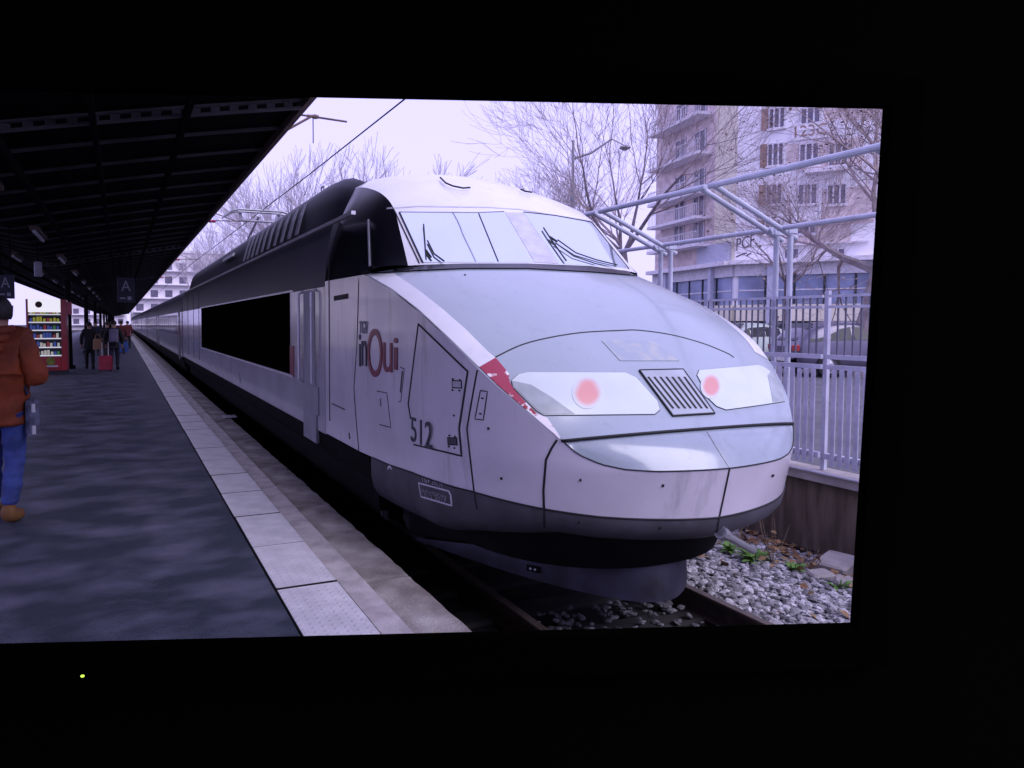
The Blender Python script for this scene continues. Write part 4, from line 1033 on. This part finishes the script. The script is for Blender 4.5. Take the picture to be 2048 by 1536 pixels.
# bag with white straps carried by that person
q = onY(68, 830, po.y - .1); t = tag(empty('shoulder_bag', q), 'small blue grey bag with white tags beside the orange jacket', 'bag')
b = MB(); b.bbox((q.x - .06, q.y - .06, q.z - .15), (q.x + .04, q.y + .06, q.z + .15), .035); b.build('pouch', M('bag_blue_grey', (.09, .10, .16), .8, var=.4, scale=14), t)
for dx, dz in ((-.0, -.10), (.0, .08)):
    b = MB(); b.bbox((q.x + dx - .012, q.y - .075, q.z + dz - .05), (q.x + dx + .018, q.y - .061, q.z + dz + .02), .006); b.build('tag', m_tube, t)
b = MB(); b.tube([(q.x - .04, q.y, q.z + .17), (q.x - .10, q.y, q.z + .35), (q.x - .16, q.y, q.z + .42)], .012, 6); b.build('strap', m_dk2, t)
AR = ((-.27, -.03, 1.14), (-.26, .06, .90), (.27, -.03, 1.14), (.26, .06, .90))
G = 'travellers walking along the platform'
p = onZ(180, 738, 0); person(p, R(5), 1.66, 'traveller in black nearest the red vending machine', m_dk, m_dk, m_dk, m_hair, AR, ((.08, .14), (-.04, -.12)), G, .15)
p2 = onZ(229, 740, 0); person(p2, R(-3), 1.72, 'traveller in dark clothes with grey rucksack pulling a red suitcase', m_dk, m_dk2, m_dk, m_hair, AR, ((-.04, -.12), (.08, .14)), G)
p = onZ(216, 722, 0); person(p, R(0), 1.68, 'traveller in black between the two nearer travellers carrying a tan bag', m_dk, m_dk, m_dk, m_hair, AR, group=G)
p = onZ(243, 708, 0); person(p, R(0), 1.74, 'traveller in maroon top carrying a blue bag', m_maro, m_dk2, m_dk, m_hair, AR, ((.06, .1), (-.04, -.1)), G)
p = onZ(256, 697, 0); person(p, R(0), 1.74, 'farthest traveller in dark red coat closest to the train', m_maro, m_dk, m_dk, m_hair, AR, group=G)
p = onZ(192, 712, 0); person(p, R(180), 1.70, 'distant traveller in dark coat half hidden behind the others', m_dk2, m_dk, m_dk, m_hair, AR, group=G)
q = p2 + Vector((.0, -.22, 1.22)); t = tag(empty('rucksack', q), 'grey violet rucksack on the back of the traveller with the red suitcase', 'rucksack'); b = MB(); b.bbox((q.x - .15, q.y - .10, q.z - .24), (q.x + .15, q.y + .05, q.z + .22), .05); b.build('pack', m_grey, t)
b = MB(); b.bbox((q.x - .11, q.y - .16, q.z - .20), (q.x + .11, q.y - .102, q.z + .02), .03); b.build('pocket', m_grey, t)
q = onZ(211, 742, 0); t = tag(empty('suitcase', q), 'red wheeled suitcase with a raised handle on the platform', 'suitcase')
m_case = M('suitcase_red', (.30, .02, .05), .4, var=.2)
b = MB(); b.bbox((q.x - .22, q.y - .12, .05), (q.x + .22, q.y + .12, .52), .05); b.build('shell', m_case, t)
for dx in (-.1, .1):
    b = MB(); b.tube([(q.x + dx, q.y, .5), (q.x + dx, q.y + .1, .98)], .014, 6); b.build('handle_rod', m_seamlt, t)
    b = MB(); b.lathe([(.001, -.02), (.05, -.02), (.05, .02), (.001, .02)], (q.x + dx * 1.8, q.y, .05), 'X', 10); b.build('wheel', m_rubber, t)
b = MB(); b.tube([(q.x - .12, q.y + .1, .98), (q.x + .12, q.y + .1, .98)], .018, 6); b.build('handle_grip', m_rubber, t)
for px, py, d_, sc, mt, lab, nm in ((247, 693, 40, 1.5, M('bag_blue', (.03, .07, .26), .7), 'blue bag carried by the traveller in maroon', 'travel_bag'), (196, 687, 26.8, 1.0, m_tan, 'tan bag hanging beside the traveller in black', 'travel_bag')):
    q = onY(px, py, d_); t = tag(empty(nm, q), lab, 'bag'); b = MB(); b.bbox((q.x - .16 * sc, q.y - .1, q.z - .2 * sc), (q.x + .16 * sc, q.y + .1, q.z + .16 * sc), .04); b.build('body', mt, t)
    b = MB(); b.tube([(q.x - .1 * sc, q.y, q.z + .16 * sc), (q.x - .06 * sc, q.y, q.z + .3 * sc), (q.x + .06 * sc, q.y, q.z + .3 * sc), (q.x + .1 * sc, q.y, q.z + .16 * sc)], .015, 6); b.build('handle', mt, t)

# ================================================================== VENDING MACHINE
vy = 25.1; vx0, vx1 = onY(54, 700, vy).x, onY(133, 700, vy).x; vz = 2.38
t = tag(empty('vending_machine', ((vx0 + vx1) / 2, vy, 0)), 'red vending machine with lit header and shelves of snacks', 'vending machine')
b = MB(); b.bbox((vx0, vy + .01, .12), (vx1 + .02, vy + .85, vz), .02); b.build('cabinet', m_vred, t)
b = MB(); b.box((vx0 + .05, vy + .05, 0), (vx1, vy + .8, .12)); b.build('base', m_vdark, t)
for x0, x1 in ((vx0, vx0 + .06), (vx1 - .14, vx1 + .02)):
    b = MB(); b.box((x0, vy - .05, .14), (x1, vy + .008, vz)); b.build('door_frame', m_vred, t)
b = MB(); b.box((vx0 + .062, vy - .01, .40), (vx1 - .142, vy + .008, 1.95)); b.build('interior', m_vdark, t)
b = MB(); b.box((vx0 + .062, vy - .055, 1.97), (vx1 - .142, vy + .008, vz)); hd = b.build('lit_header', m_vlit, t)
b = MB(); b.lathe([(.001, vy - .062), (.10, vy - .060), (.10, vy - .056)], (vx0 + .36, 0, vz - .17), 'Y', 16); b.build('round_emblem', M('emblem_dark', (.05, .02, .02), .6), hd)
pcol = [M('pack_%d' % i, c, .5, var=.3, scale=30, emis=c, estr=.25) for i, c in enumerate(((.42, .40, .04), (.06, .10, .35), (.06, .22, .06), (.60, .58, .50), (.30, .05, .05)))]  # packs glow in their own colour, standing in for inner lighting
for k, z in enumerate((1.90, 1.65, 1.40, 1.14, .86, .60)):
    b = MB(); b.box((vx0 + .065, vy - .045, z - .018), (vx1 - .145, vy - .011, z + .018)); b.build('shelf', m_vshelf, t)
    b = MB(); r_ = random.Random(k); x = vx0 + .10
    while x < vx1 - .24:
        h = r_.uniform(.10, .17); b.bbox((x, vy - .04, z + .02), (x + .07, vy - .012, z + .02 + h), .008, mi=[0, 0, 1, 1, 3, 3][k] if r_.random() < .7 else r_.choice((1, 2, 4, 3))); x += r_.uniform(.08, .11)
    o = b.build('product_row', pcol, t); o['kind'] = 'stuff'
b = MB(); b.box((vx0 + .07, vy - .052, .20), (vx1 - .15, vy - .0, .56)); fl = b.build('flap', m_vred, t)
b = MB(); b.lathe([(.001, vy - .06), (.13, vy - .058), (.13, vy - .053)], ((vx0 + vx1) / 2 + .1, 0, .42), 'Y', 14); b.build('green_motif', M('motif_green', (.16, .20, .02), .6, var=.4, scale=8), fl)
b = MB(); b.box((vx0 + .2, vy - .058, .24), (vx1 - .25, vy - .053, .29)); b.build('white_strip', m_tube, fl)
q = onY(142, 610, vy); b = MB(); b.box((vx1 + .022, vy - .04, 1.9), (vx1 + .18, vy + .1, 2.3)); b.build('side_sign', M('pink_sign', (.45, .12, .14), .6), t)

# ================================================================== TREES
def tree_mesh(seed, h, spread, levels, mats, leaf=0, leaf_s=.12, trunk_r=.16, nb=(4, 4, 4, 3), droop=.0, minr=.004):
    r_ = random.Random(seed); tb, cb = MB(), MB()
    def branch(p, d, l, r0, lev):
        n = 4; pts = [p]; q = p; dd = d.copy()
        for i in range(n):
            dd = (dd + Vector((r_.gauss(0, .10), r_.gauss(0, .10), r_.gauss(.05 - droop * lev, .06)))).normalized(); q = q + dd * l / n; pts.append(q)
        r1 = max(minr, r0 * (.62 if lev == 0 else .45)); rs = [r0 + (r1 - r0) * i / n for i in range(n + 1)]
        (tb if lev <= 1 else cb).tube(pts, rs, 8 if lev == 0 else 5 if lev == 1 else 3, cap=False, mi=0)
        if lev >= levels:
            for _ in range(leaf):
                if r_.random() < .5: leafquad(cb, pts[r_.randint(1, n)] + Vector((r_.gauss(0, .08), r_.gauss(0, .08), r_.gauss(0, .08))), leaf_s * r_.uniform(.6, 1.2), r_, 1)
            return
        for k in range(nb[min(lev, len(nb) - 1)] + (1 if r_.random() < .5 else 0)):
            i = r_.randint(2, n) if lev else r_.choice((3, 4, 4)); a = r_.uniform(0, 6.28); tilt = r_.uniform(.35, .85) * spread
            ax = dd.orthogonal().normalized(); ax.rotate(Matrix.Rotation(a, 3, dd)); nd = dd.copy(); nd.rotate(Matrix.Rotation(tilt, 3, ax))
            branch(pts[i], nd, l * r_.uniform(.55, .8), max(minr, rs[i] * r_.uniform(.5, .7)), lev + 1)
        if lev: branch(pts[-1], dd, l * .7, r1, lev + 1)
    branch(Vector((0, 0, -.2)), Vector((0, 0, 1)), h * .34, trunk_r, 0)
    return tb.mesh('trunk', mats[0]), cb.mesh('crown', mats[1:])
def tree(tm, loc, rz, sc, label, group):
    t = tag(empty('bare_tree', loc, True), label, 'tree', group); t.rotation_euler = (0, 0, rz); t.scale = (sc, sc, sc)
    link('trunk', tm[0], t); link('crown', tm[1], t); return t
T_near = tree_mesh(21, 11, 1.0, 5, (m_bark, m_twig, m_leafb), leaf=0, leaf_s=.09, trunk_r=.16, nb=(5, 5, 3, 3, 2))
T_plane = tree_mesh(33, 12, 1.25, 5, (m_barkp, m_twig, m_leafb), leaf=2, leaf_s=.10, trunk_r=.30, nb=(6, 5, 3, 3, 2))
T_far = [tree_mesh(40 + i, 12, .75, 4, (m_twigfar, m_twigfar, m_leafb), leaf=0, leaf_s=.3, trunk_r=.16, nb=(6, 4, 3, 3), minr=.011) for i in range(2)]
def ground_at(px, depth, z=STZ): p = at(px, 600, depth); return Vector((p.x, p.y, z))
tree(T_near, ground_at(1272, 21), R(40), 1.0, 'bare many-stemmed tree rising behind the windscreen before the apartment block', None)
tree(T_plane, ground_at(1712, 19), R(120), 1.0, 'large plane tree with brown leaves and pale trunk at the right of the screen', None)
tree(T_near, ground_at(1560, 27), R(200), .8, 'thin bare tree between the pipe frames and the apartment block', None)
GT = 'bare trees far behind the train'
for i, (px, d, s, lab) in enumerate(((700, 50, 1.3, 'bare tree straight above the dark roof fairing of the power car'), (790, 55, 1.35, 'bare tree above the left part of the cab roof'), (620, 62, 1.5, 'bare tree left of the one above the roof fairing'), (1010, 48, 1.05, 'low bare tree above the right side of the cab roof'), (1085, 44, 1.05, 'bare tree between cab roof and street lamp'), (545, 75, 1.5, 'bare tree behind the pantograph'), (480, 90, 1.6, 'bare tree left of the pantograph'), (440, 100, 1.5, 'bare tree close to the far canopy edge'), (405, 120, 1.5, 'farthest bare tree at the canopy edge'), (860, 64, 1.25, 'faint bare tree over the middle of the cab roof'))):
    tree(T_far[i % 2], ground_at(px, d), R(47 * i), s, lab, GT)

# ================================================================== STREET LAMP
p = ground_at(1143, 24); t = tag(empty('street_lamp', p), 'tall thin street lamp with a raised arm behind the cab roof', 'street lamp')
b = MB(); zt = at(1143, 285, 24).z; zm = at(1143, 375, 24).z
b.tube([p, (p.x, p.y, zm)], [.09, .08], 10); b.tube([(p.x, p.y, zm), (p.x, p.y, zt)], [.05, .045], 8); b.build('pole', m_steel, t)
a = at(1145, 318, 24); c = at(1182, 306, 24); e = at(1224, 278, 24)
b = MB(); b.tube([a, c, e], [.05, .04, .03], 8); b.build('arm', m_steel, t)
b = MB(); f = at(1250, 296, 24); b.lathe([(.001, -.10), (.10, -.06), (.19, .0), (.14, .06), (.001, .09)], (f.x, f.y, f.z), 'Z', 14); b.build('lamp_head', m_steel, t)
b = MB(); b.tube([e, (f.x, f.y, f.z + .08)], .02, 6); b.build('lamp_stem', m_steel, t)

# ================================================================== APARTMENT BLOCK
def dirvp(x): d = FW + RT * ((x - PX) / FPX) - UP * ((645 - PY) / FPX); return Vector((d.x, d.y, 0)).normalized()
DB = 58.0
K0 = at(1470, 530, DB); K0.z = STZ
dl = dirvp(560)          # left face runs away from the corner
dr_ = -dirvp(-1745)      # right face runs to the right
ZL = at(1470, 530, DB).z                        # ledge over the ground floors
ab = tag(empty('apartment_block', K0), 'tall apartment block with cream corner, balconies and shops behind the fence', 'building')
HB = 40
nl = Vector((-dl.y, dl.x, 0)); nl = nl if nl.dot(CAM - K0) > 0 else -nl
nr = Vector((-dr_.y, dr_.x, 0)); nr = nr if nr.dot(CAM - K0) > 0 else -nr
def uL(px):
    d = ray(px, 530); A = np.array([[d.x, -dl.x], [d.y, -dl.y]]); s = np.linalg.solve(A, [K0.x - CAM.x, K0.y - CAM.y]); return s[1], s[0]
LL, LR = uL(1310)[0], 34.0
b = MB(); P = [K0, K0 + dl * LL, K0 + dl * LL - nl * 12, K0 + dr_ * LR - nr * 12, K0 + dr_ * LR]
b.add([(p.x, p.y, 0) for p in P] + [(p.x, p.y, HB) for p in P], [(0, 1, 2, 3, 4), (9, 8, 7, 6, 5)] + [(i, (i + 1) % 5, 5 + (i + 1) % 5, 5 + i) for i in range(5)])
fixn(b.build('wall', m_bwall, ab))
def fbox(o, d, n, u0, u1, z0, z1, w0, w1, name, mat, parent):
    b = MB(); b.obox(Vector((o.x, o.y, z0)) + d * u0 + n * w0, d * (u1 - u0), n * (w1 - w0), Vector((0, 0, z1 - z0))); return fixn(b.build(name, mat, parent))
def uR(px):  # distance along the right face for a pixel column
    d = ray(px, 530); d2 = Vector((d.x, d.y, 0)); A = np.array([[d2.x, -dr_.x], [d2.y, -dr_.y]]); s = np.linalg.solve(A, [K0.x - CAM.x, K0.y - CAM.y]); return s[1], s[0]
def uL(px):
    d = ray(px, 530); A = np.array([[d.x, -dl.x], [d.y, -dl.y]]); s = np.linalg.solve(A, [K0.x - CAM.x, K0.y - CAM.y]); return s[1], s[0]
def zpx(px, py, s): return (CAM + ray(px, py) * s).z
def window(o, d, n, u0, u1, z0, z1, shut=None, panes=2, parent=ab):
    w = fbox(o, d, n, u0, u1, z0, z1, .01, .05, 'window', m_bglass, parent); fw_ = .09
    b = MB(); B = Vector((o.x, o.y, 0))
    def bar(a0, a1, c0, c1): b.obox(B + d * a0 + n * .052 + Vector((0, 0, c0)), d * (a1 - a0), n * .06, Vector((0, 0, c1 - c0)))
    bar(u0, u0 + fw_, z0, z1); bar(u1 - fw_, u1, z0, z1); bar(u0 + fw_, u1 - fw_, z0, z0 + fw_); bar(u0 + fw_, u1 - fw_, z1 - fw_, z1)
    for k in range(1, panes): x = u0 + (u1 - u0) * k / panes; bar(x - .06, x + .06, z0 + fw_, z1 - fw_)
    fixn(b.build('frame', m_bframe, w))
    fbox(o, d, n, u0 - .1, u1 + .1, z0 - .12, z0 - .002, .002, .22, 'sill', m_bbalc, w)
    if shut: fbox(o, d, n, u0 - shut, u0 - .02, z0, z1, .01, .08, 'shutter', m_shutter, w)
# right face: columns of windows
for c0, c1, shut in ((1529, 1562, .5), (1592, 1632, 0), (1650, 1690, 0)):
    for top_, bot in ((222, 263), (291, 336), (371, 412), (441, 470)):
        if c0 == 1650 and top_ == 222: continue
        u0, s0 = uR(c0 - (300 - top_) * -.012); u1, s1 = uR(c1 - (300 - top_) * -.012)
        if c0 > 1600 and top_ > 430: continue
        window(K0, dr_, nr, u0, u1, zpx(c0, bot, s0), zpx(c0, top_, s0), shut, 3)
for c0, c1 in ((1567, 1598), (1660, 1690)):
    u0, s0 = uR(c0); u1, s1 = uR(c1); window(K0, dr_, nr, u0, u1, zpx(c0, 524, s0), zpx(c0, 497, s0), 0, 2)
# pink brick panels on the right face
for c0, c1, t0, t1 in ((1566, 1720, 292, 345), (1640, 1735, 222, 252), (1570, 1700, 455, 490), (1640, 1745, 380, 452)):
    u0, s0 = uR(c0); u1, s1 = uR(c1); fbox(K0, dr_, nr, u0, u1, zpx(c0, t1, s0), zpx(c0, t0, s0), .0, .008, 'brick_panel', m_brick, ab)
# sign panel
u0, s0 = uR(1577); u1, s1 = uR(1680); z0, z1 = zpx(1620, 286, s0), zpx(1620, 254, s0)
sg = fbox(K0, dr_, nr, u0, u1, z0, z1, .01, .16, 'sign_panel', m_bbalc, ab)
B = Vector((K0.x, K0.y, 0)) + nr * .165
text_on('lettering', '123C', B + dr_ * (u0 + .2) + Vector((0, 0, z0 + .25)), dr_ * (u1 - u0) * .62, Vector((0, 0, (z1 - z0) * .68)), m_shutter, sg, .01)
# small balcony roof and pale strips
u0, s0 = uR(1605); u1, s1 = uR(1690); fbox(K0, dr_, nr, u0, u1, zpx(1605, 352, s0), zpx(1605, 345, s0), .01, 1.0, 'canopy_slab', m_bbalc, ab)
for c0, c1, y in ((1580, 1735, 445), (1560, 1735, 490)):
    u0, s0 = uR(c0); u1, s1 = uR(c1); fbox(K0, dr_, nr, u0, u1, zpx(c0, y + 3, s0), zpx(c0, y, s0), .01, .5, 'string_course', m_bbalc, ab)
# cream corner strip on the left face, brick balconies
u0, _ = uL(1427)
fbox(K0, dl, nl, .02, u0, ZL + .2, HB - .1, .002, .02, 'cream_strip', m_bcream, ab)
fbox(K0, dl, nl, u0 + .02, LL, ZL + .2, HB - .1, .001, .012, 'brick_face', m_brick, ab)
uS = u0 + .4
for py in (228, 305, 382, 432, 487):
    s0 = uL(1420)[1]; zf = zpx(1420, py, s0) ; hgt = 2.9
    fl_ = fbox(K0, dl, nl, uS, LL - 1, zf - .25, zf, .02, 1.5, 'balcony_slab', m_bbalc, ab)
    q = MB(); Bz = Vector((K0.x, K0.y, zf))
    q.obox(Bz + dl * uS + nl * 1.42 + Vector((0, 0, 1.0)), dl * (LL - 1 - uS), nl * .05, Vector((0, 0, .07)))
    k = uS
    while k < LL - 1: q.obox(Bz + dl * k + nl * 1.43, dl * .05, nl * .03, Vector((0, 0, 1.0))); k += .28
    fixn(q.build('railing', m_bframe, fl_))
    q = MB(); q.obox(Bz + dl * (uS + 6) + nl * 1.40, dl * 9, nl * .02, Vector((0, 0, .95))); fixn(q.build('parapet_panel', m_bwall, fl_)) if LL > uS + 17 else None
    k = uS + 1.0; j = 0
    while k < LL - 3:
        window(K0, dl, nl, k, k + 1.7, zf + .15, zf + 2.2, 0, 2); k += 4.3 if j % 2 else 3.1; j += 1
# shop front: ledge, pale fascia, blue glass, cream low wall, columns
for o, d, n, L_ in ((K0, dr_, nr, LR), (K0, dl, nl, LL)):
    s0 = DB
    zA, zB, zC, zD = ZL, zpx(1470, 553, DB), zpx(1470, 610, DB), zpx(1470, 642, DB)
    fbox(o, d, n, -.3 if o is K0 and d is dr_ else .0, L_, zA - .02, zA + .32, .015, 1.0, 'ledge', m_bbalc, ab)
    fbox(o, d, n, .02, L_, zB, zA - .025, .012, .28, 'fascia', m_bframe, ab)
    k = .3
    while k < L_ - 2: 
        w = fbox(o, d, n, k, k + 1.9, zC + .01, zB - .01, .014, .06, 'shop_window', m_bglassb, ab)
        fbox(o, d, n, k + 1.905, k + 2.06, zC + .01, zB - .01, .014, .14, 'mullion', m_vdark, w); fbox(o, d, n, k, k + 1.9, (zC + zB) / 2 - .06, (zC + zB) / 2 + .06, .062, .1, 'transom', m_bframe, w); k += 2.06
    fbox(o, d, n, .02, L_, zD, zC, .013, .30, 'low_wall', m_bcream, ab); fbox(o, d, n, .02, L_, .2, zD - .01, .014, .05, 'dark_plinth', m_vdark, ab)
    k = 2.4
    while k < L_: q = fbox(o, d, n, k, k + .42, .2, zA - .03, .31, .62, 'column', m_galv, ab); k += 7.2
fbox(K0, dl, nl, .5, 5.0, ZL + .33, zpx(1420, 482, DB), .02, .30, 'metal_shutter', m_galv, ab)
# painted lettering and scribbles at the corner
B = Vector((K0.x, K0.y, 0)) + nr * .02; u0, s0 = uR(1472); u1, s1 = uR(1508)
text_on('graffiti', 'PCF', B + dr_ * u0 + Vector((0, 0, zpx(1472, 502, s0))), dr_ * (u1 - u0) + Vector((0, 0, .35)), Vector((0, 0, 1.0)), m_scribble, ab, .012)
b = MB()
for a, c in (((1472, 514), (1488, 507)), ((1488, 507), (1493, 506)), ((1492, 512), (1502, 506))):
    ua, sa = uR(a[0]); uc, sc_ = uR(c[0]); b.tube([B + dr_ * ua + Vector((0, 0, zpx(*a, sa))), B + dr_ * uc + Vector((0, 0, zpx(*c, sc_)))], .05, 6)
b.build('graffiti', m_scribble, ab)
fbox(K0, dl, nl, LL * .2, LL * .9, HB + .01, HB + 2, -8, -3, 'roof_storey', m_bwall, ab)

# far buildings
def simple_block(x0, y0, x1, y1, h, fl, lab, mat=m_farwall, face='Y'):
    t = tag(empty('far_building', ((x0 + x1) / 2, y0, 0)), lab, 'building', 'pale buildings far away')
    b = MB(); b.box((x0, y0, -.6), (x1, y1, h)); b.build('wall', mat, t)
    b = MB(); b.box((x0 - .3, y0 - .3, h + .002), (x1 + .3, y1 + .3, h + .5)); b.build('roof', m_bbalc, t)
    q = MB(); q.box((0, 0, 0), (1.5, .08, 1.5)); wm = q.mesh('window', m_bglass)
    q = MB(); q.box((0, -1.0, 0), (x1 - x0 - 1, 0, .22)); bm_ = q.mesh('balcony_slab', m_bbalc)
    z = 1.2
    while z < h - 2:
        o = link('balcony_slab', bm_, t); o.matrix_parent_inverse = Matrix.Translation(-t.location); o.location = (x0 + .5, y0 - .004, z - .4)
        x = x0 + 1
        while x < x1 - 2: o = link('window', wm, t); o.matrix_parent_inverse = Matrix.Translation(-t.location); o.location = (x, y0 - .06, z); x += 3.0
        z += fl
simple_block(2, 165, 34, 180, 17, 3.0, 'pale far building with rows of balconies above the distant coaches')
simple_block(-14, 230, 1.5, 245, 9, 3.0, 'pale far building at the far end of the platform')
simple_block(-60, 95, -19, 110, 15, 3.0, 'pale far building left behind the vending machine')
simple_block(36, 190, 70, 205, 22, 3.0, 'far building hidden among the bare trees behind the pantograph')
simple_block(-40, 60, -14.5, 74, 9.0, 3.0, 'low cream building beyond the far platform edge', m_bcream)

# ================================================================== CARS
m_tyre = M('tyre', (.015, .015, .016), .85); m_rim = M('rim', (.4, .4, .42), .35, metal=.7)
m_cglass = M('car_glass', (.02, .022, .03), .15, spec=.25)
m_tail = M('tail_light_red', (.4, .03, .03), .3); m_headl = M('headlight_clear', (.7, .7, .72), .15, coat=.5); m_plate = M('number_plate', (.7, .7, .66), .5)
def car(loc, yaw, paint, label, est=False):
    """local frame: length along Y with the front at +Y"""
    t = tag(empty('parked_car', loc, True), label, 'car', 'cars parked in the street'); t.rotation_euler = (0, 0, yaw)
    if est: st = [(-2.05, .45, .80, .80, .70), (-2.0, .30, .86, .90, .80), (-1.8, .24, .90, 1.20, .84), (-1.5, .22, .93, 1.44, .86), (-.6, .22, .93, 1.50, .86), (.2, .22, .92, 1.46, .86), (.95, .22, .91, 1.0, .85), (1.5, .24, .86, .88, .82), (1.95, .30, .74, .76, .74), (2.1, .42, .62, .63, .62)]
    else: st = [(-2.05, .45, .82, .82, .68), (-2.0, .30, .88, .89, .80), (-1.7, .24, .92, 1.02, .84), (-1.1, .22, .93, 1.38, .86), (-.4, .22, .93, 1.46, .86), (.2, .22, .92, 1.42, .86), (1.0, .22, .90, .98, .85), (1.5, .24, .84, .86, .82), (1.95, .30, .72, .74, .74), (2.1, .42, .60, .61, .62)]
    rows = []
    for y, zl, zb, zr, w in st:
        k = min(1, max(0, (zr - zb) / .3)); wr = w * (1 - .22 * k)
        half = [(w * .88, zl), (w * .98, zl + .12), (w, (zl + zb) / 2), (w * .96, zb), (wr * .98, zb + (zr - zb) * .85), (wr * .75, zr), (0, zr + .02)]
        rows.append([(-h, y, z) for h, z in half] + [(h, y, z) for h, z in half[::-1][1:]])
    b = MB(); b.grid(rows); b.add(rows[0], [tuple(range(13))]); b.add(rows[-1], [tuple(range(13))[::-1]])
    o = fixn(b.build('body', paint, None, True)); o.parent = t
    md = o.modifiers.new('s', 'SUBSURF'); md.levels = 2; md.render_levels = 2
    def pt(i, s, f):
        y, zl, zb, zr, w = st[i]; k = min(1, max(0, (zr - zb) / .3)); wr = w * (1 - .22 * k); return Vector((s * (w * .955 + (wr * .97 - w * .955) * f + .012), y, zb + (zr - zb) * .85 * f))
    for s in (-1, 1):
        for a, c in (((2, 3, 4) if est else (3, 4)), (4, 5), (5, 6)) if not est else ((2, 4), (4, 5), (5, 6)):
            f0, f1 = .12, .88
            p = [pt(a, s, f0), pt(c, s, f0), pt(c, s, f1), pt(a, s, f1)]; m_ = (p[0] + p[1] + p[2] + p[3]) / 4; p = [m_ + (q - m_) * .93 for q in p]
            q = MB(); q.add(p + [v - Vector((s * .03, 0, 0)) for v in p], [(0, 1, 2, 3), (7, 6, 5, 4), (0, 4, 5, 1), (1, 5, 6, 2), (2, 6, 7, 3), (3, 7, 4, 0)]); w_ = fixn(q.build('side_window', m_cglass)); w_.parent = t
        for y in (-1.3, 1.3):
            q = MB(); q.lathe([(.20, -.1), (.30, -.1), (.32, -.06), (.32, .06), (.30, .1), (.20, .1)], (s * .80, y, .32), 'X', 22); ty = q.build('tyre', m_tyre); ty.parent = t
            q = MB(); q.lathe([(.001, .07), (.06, .09), (.19, .05), (.21, .09)] if s > 0 else [(.001, -.07), (.06, -.09), (.19, -.05), (.21, -.09)], (s * .80, y, .32), 'X', 14); q2 = q.build('rim', m_rim, ty)
        for y, m_, z in ((-2.0, m_tail, .78), (1.98, m_headl, .62)):
            q = MB(); q.bbox((s * .60 - .13, y - .10, z - .08), (s * .60 + .13, y + .07, z + .08), .02); w_ = q.build('tail_light' if y < 0 else 'headlight', m_); w_.parent = t
    for a, c in ((5, 6), (1, 3) if est else (2, 3)):
        p = []
        for i, f in ((a, .9), (c, .9)):
            y, zl, zb, zr, w = st[i]
            hw = w * .66; p += [Vector((-hw, y, zr + .022)), Vector((hw, y, zr + .022))]
        p = [p[0], p[1], p[3], p[2]]; m_ = sum(p, Vector()) / 4; p = [m_ + (q - m_) * .86 + Vector((0, 0, .02)) for q in p]
        q = MB(); q.add(p + [v - Vector((0, 0, .04)) for v in p], [(0, 1, 2, 3), (7, 6, 5, 4), (0, 4, 5, 1), (1, 5, 6, 2), (2, 6, 7, 3), (3, 7, 4, 0)]); w_ = fixn(q.build('windscreen' if a == 5 else 'rear_window', m_cglass)); w_.parent = t
    for y in (-2.07, 2.12): q = MB(); q.box((-.26, min(y, y * .995), .40), (.26, max(y, y * .995) + .012, .51)); w_ = q.build('number_plate', m_plate); w_.parent = t
    return t
p_silver = M('paint_grey_violet', (.11, .10, .15), .25, metal=.4, coat=.6, var=.05); p_pale = M('paint_pale_green', (.50, .58, .50), .25, metal=.2, coat=.6, var=.04); p_dark = M('paint_dark', (.03, .03, .045), .25, coat=.6)
p = ground_at(1715, 19.5); car(p, math.atan2(-RT.x, RT.y) + R(2), p_silver, 'grey hatchback parked at the right edge behind the fence', True)
p = ground_at(1478, 24.0); car(p, math.atan2(-RT.x, RT.y) + R(200), p_pale, 'pale green car beside the train nose seen through the fence')
p = ground_at(1562, 27.0); car(p, R(150), p_dark, 'dark car with a white number plate between the two pale posts')
p = ground_at(1390, 27.0); car(p, math.atan2(-RT.x, RT.y) + R(175), p_dark, 'dark car mostly hidden behind the train nose', True)
p = ground_at(1553, 31.0); person(p, R(200), 1.75, 'pedestrian in black in the street beyond the fence', m_dk, m_dk, m_dk, m_hair, AR)
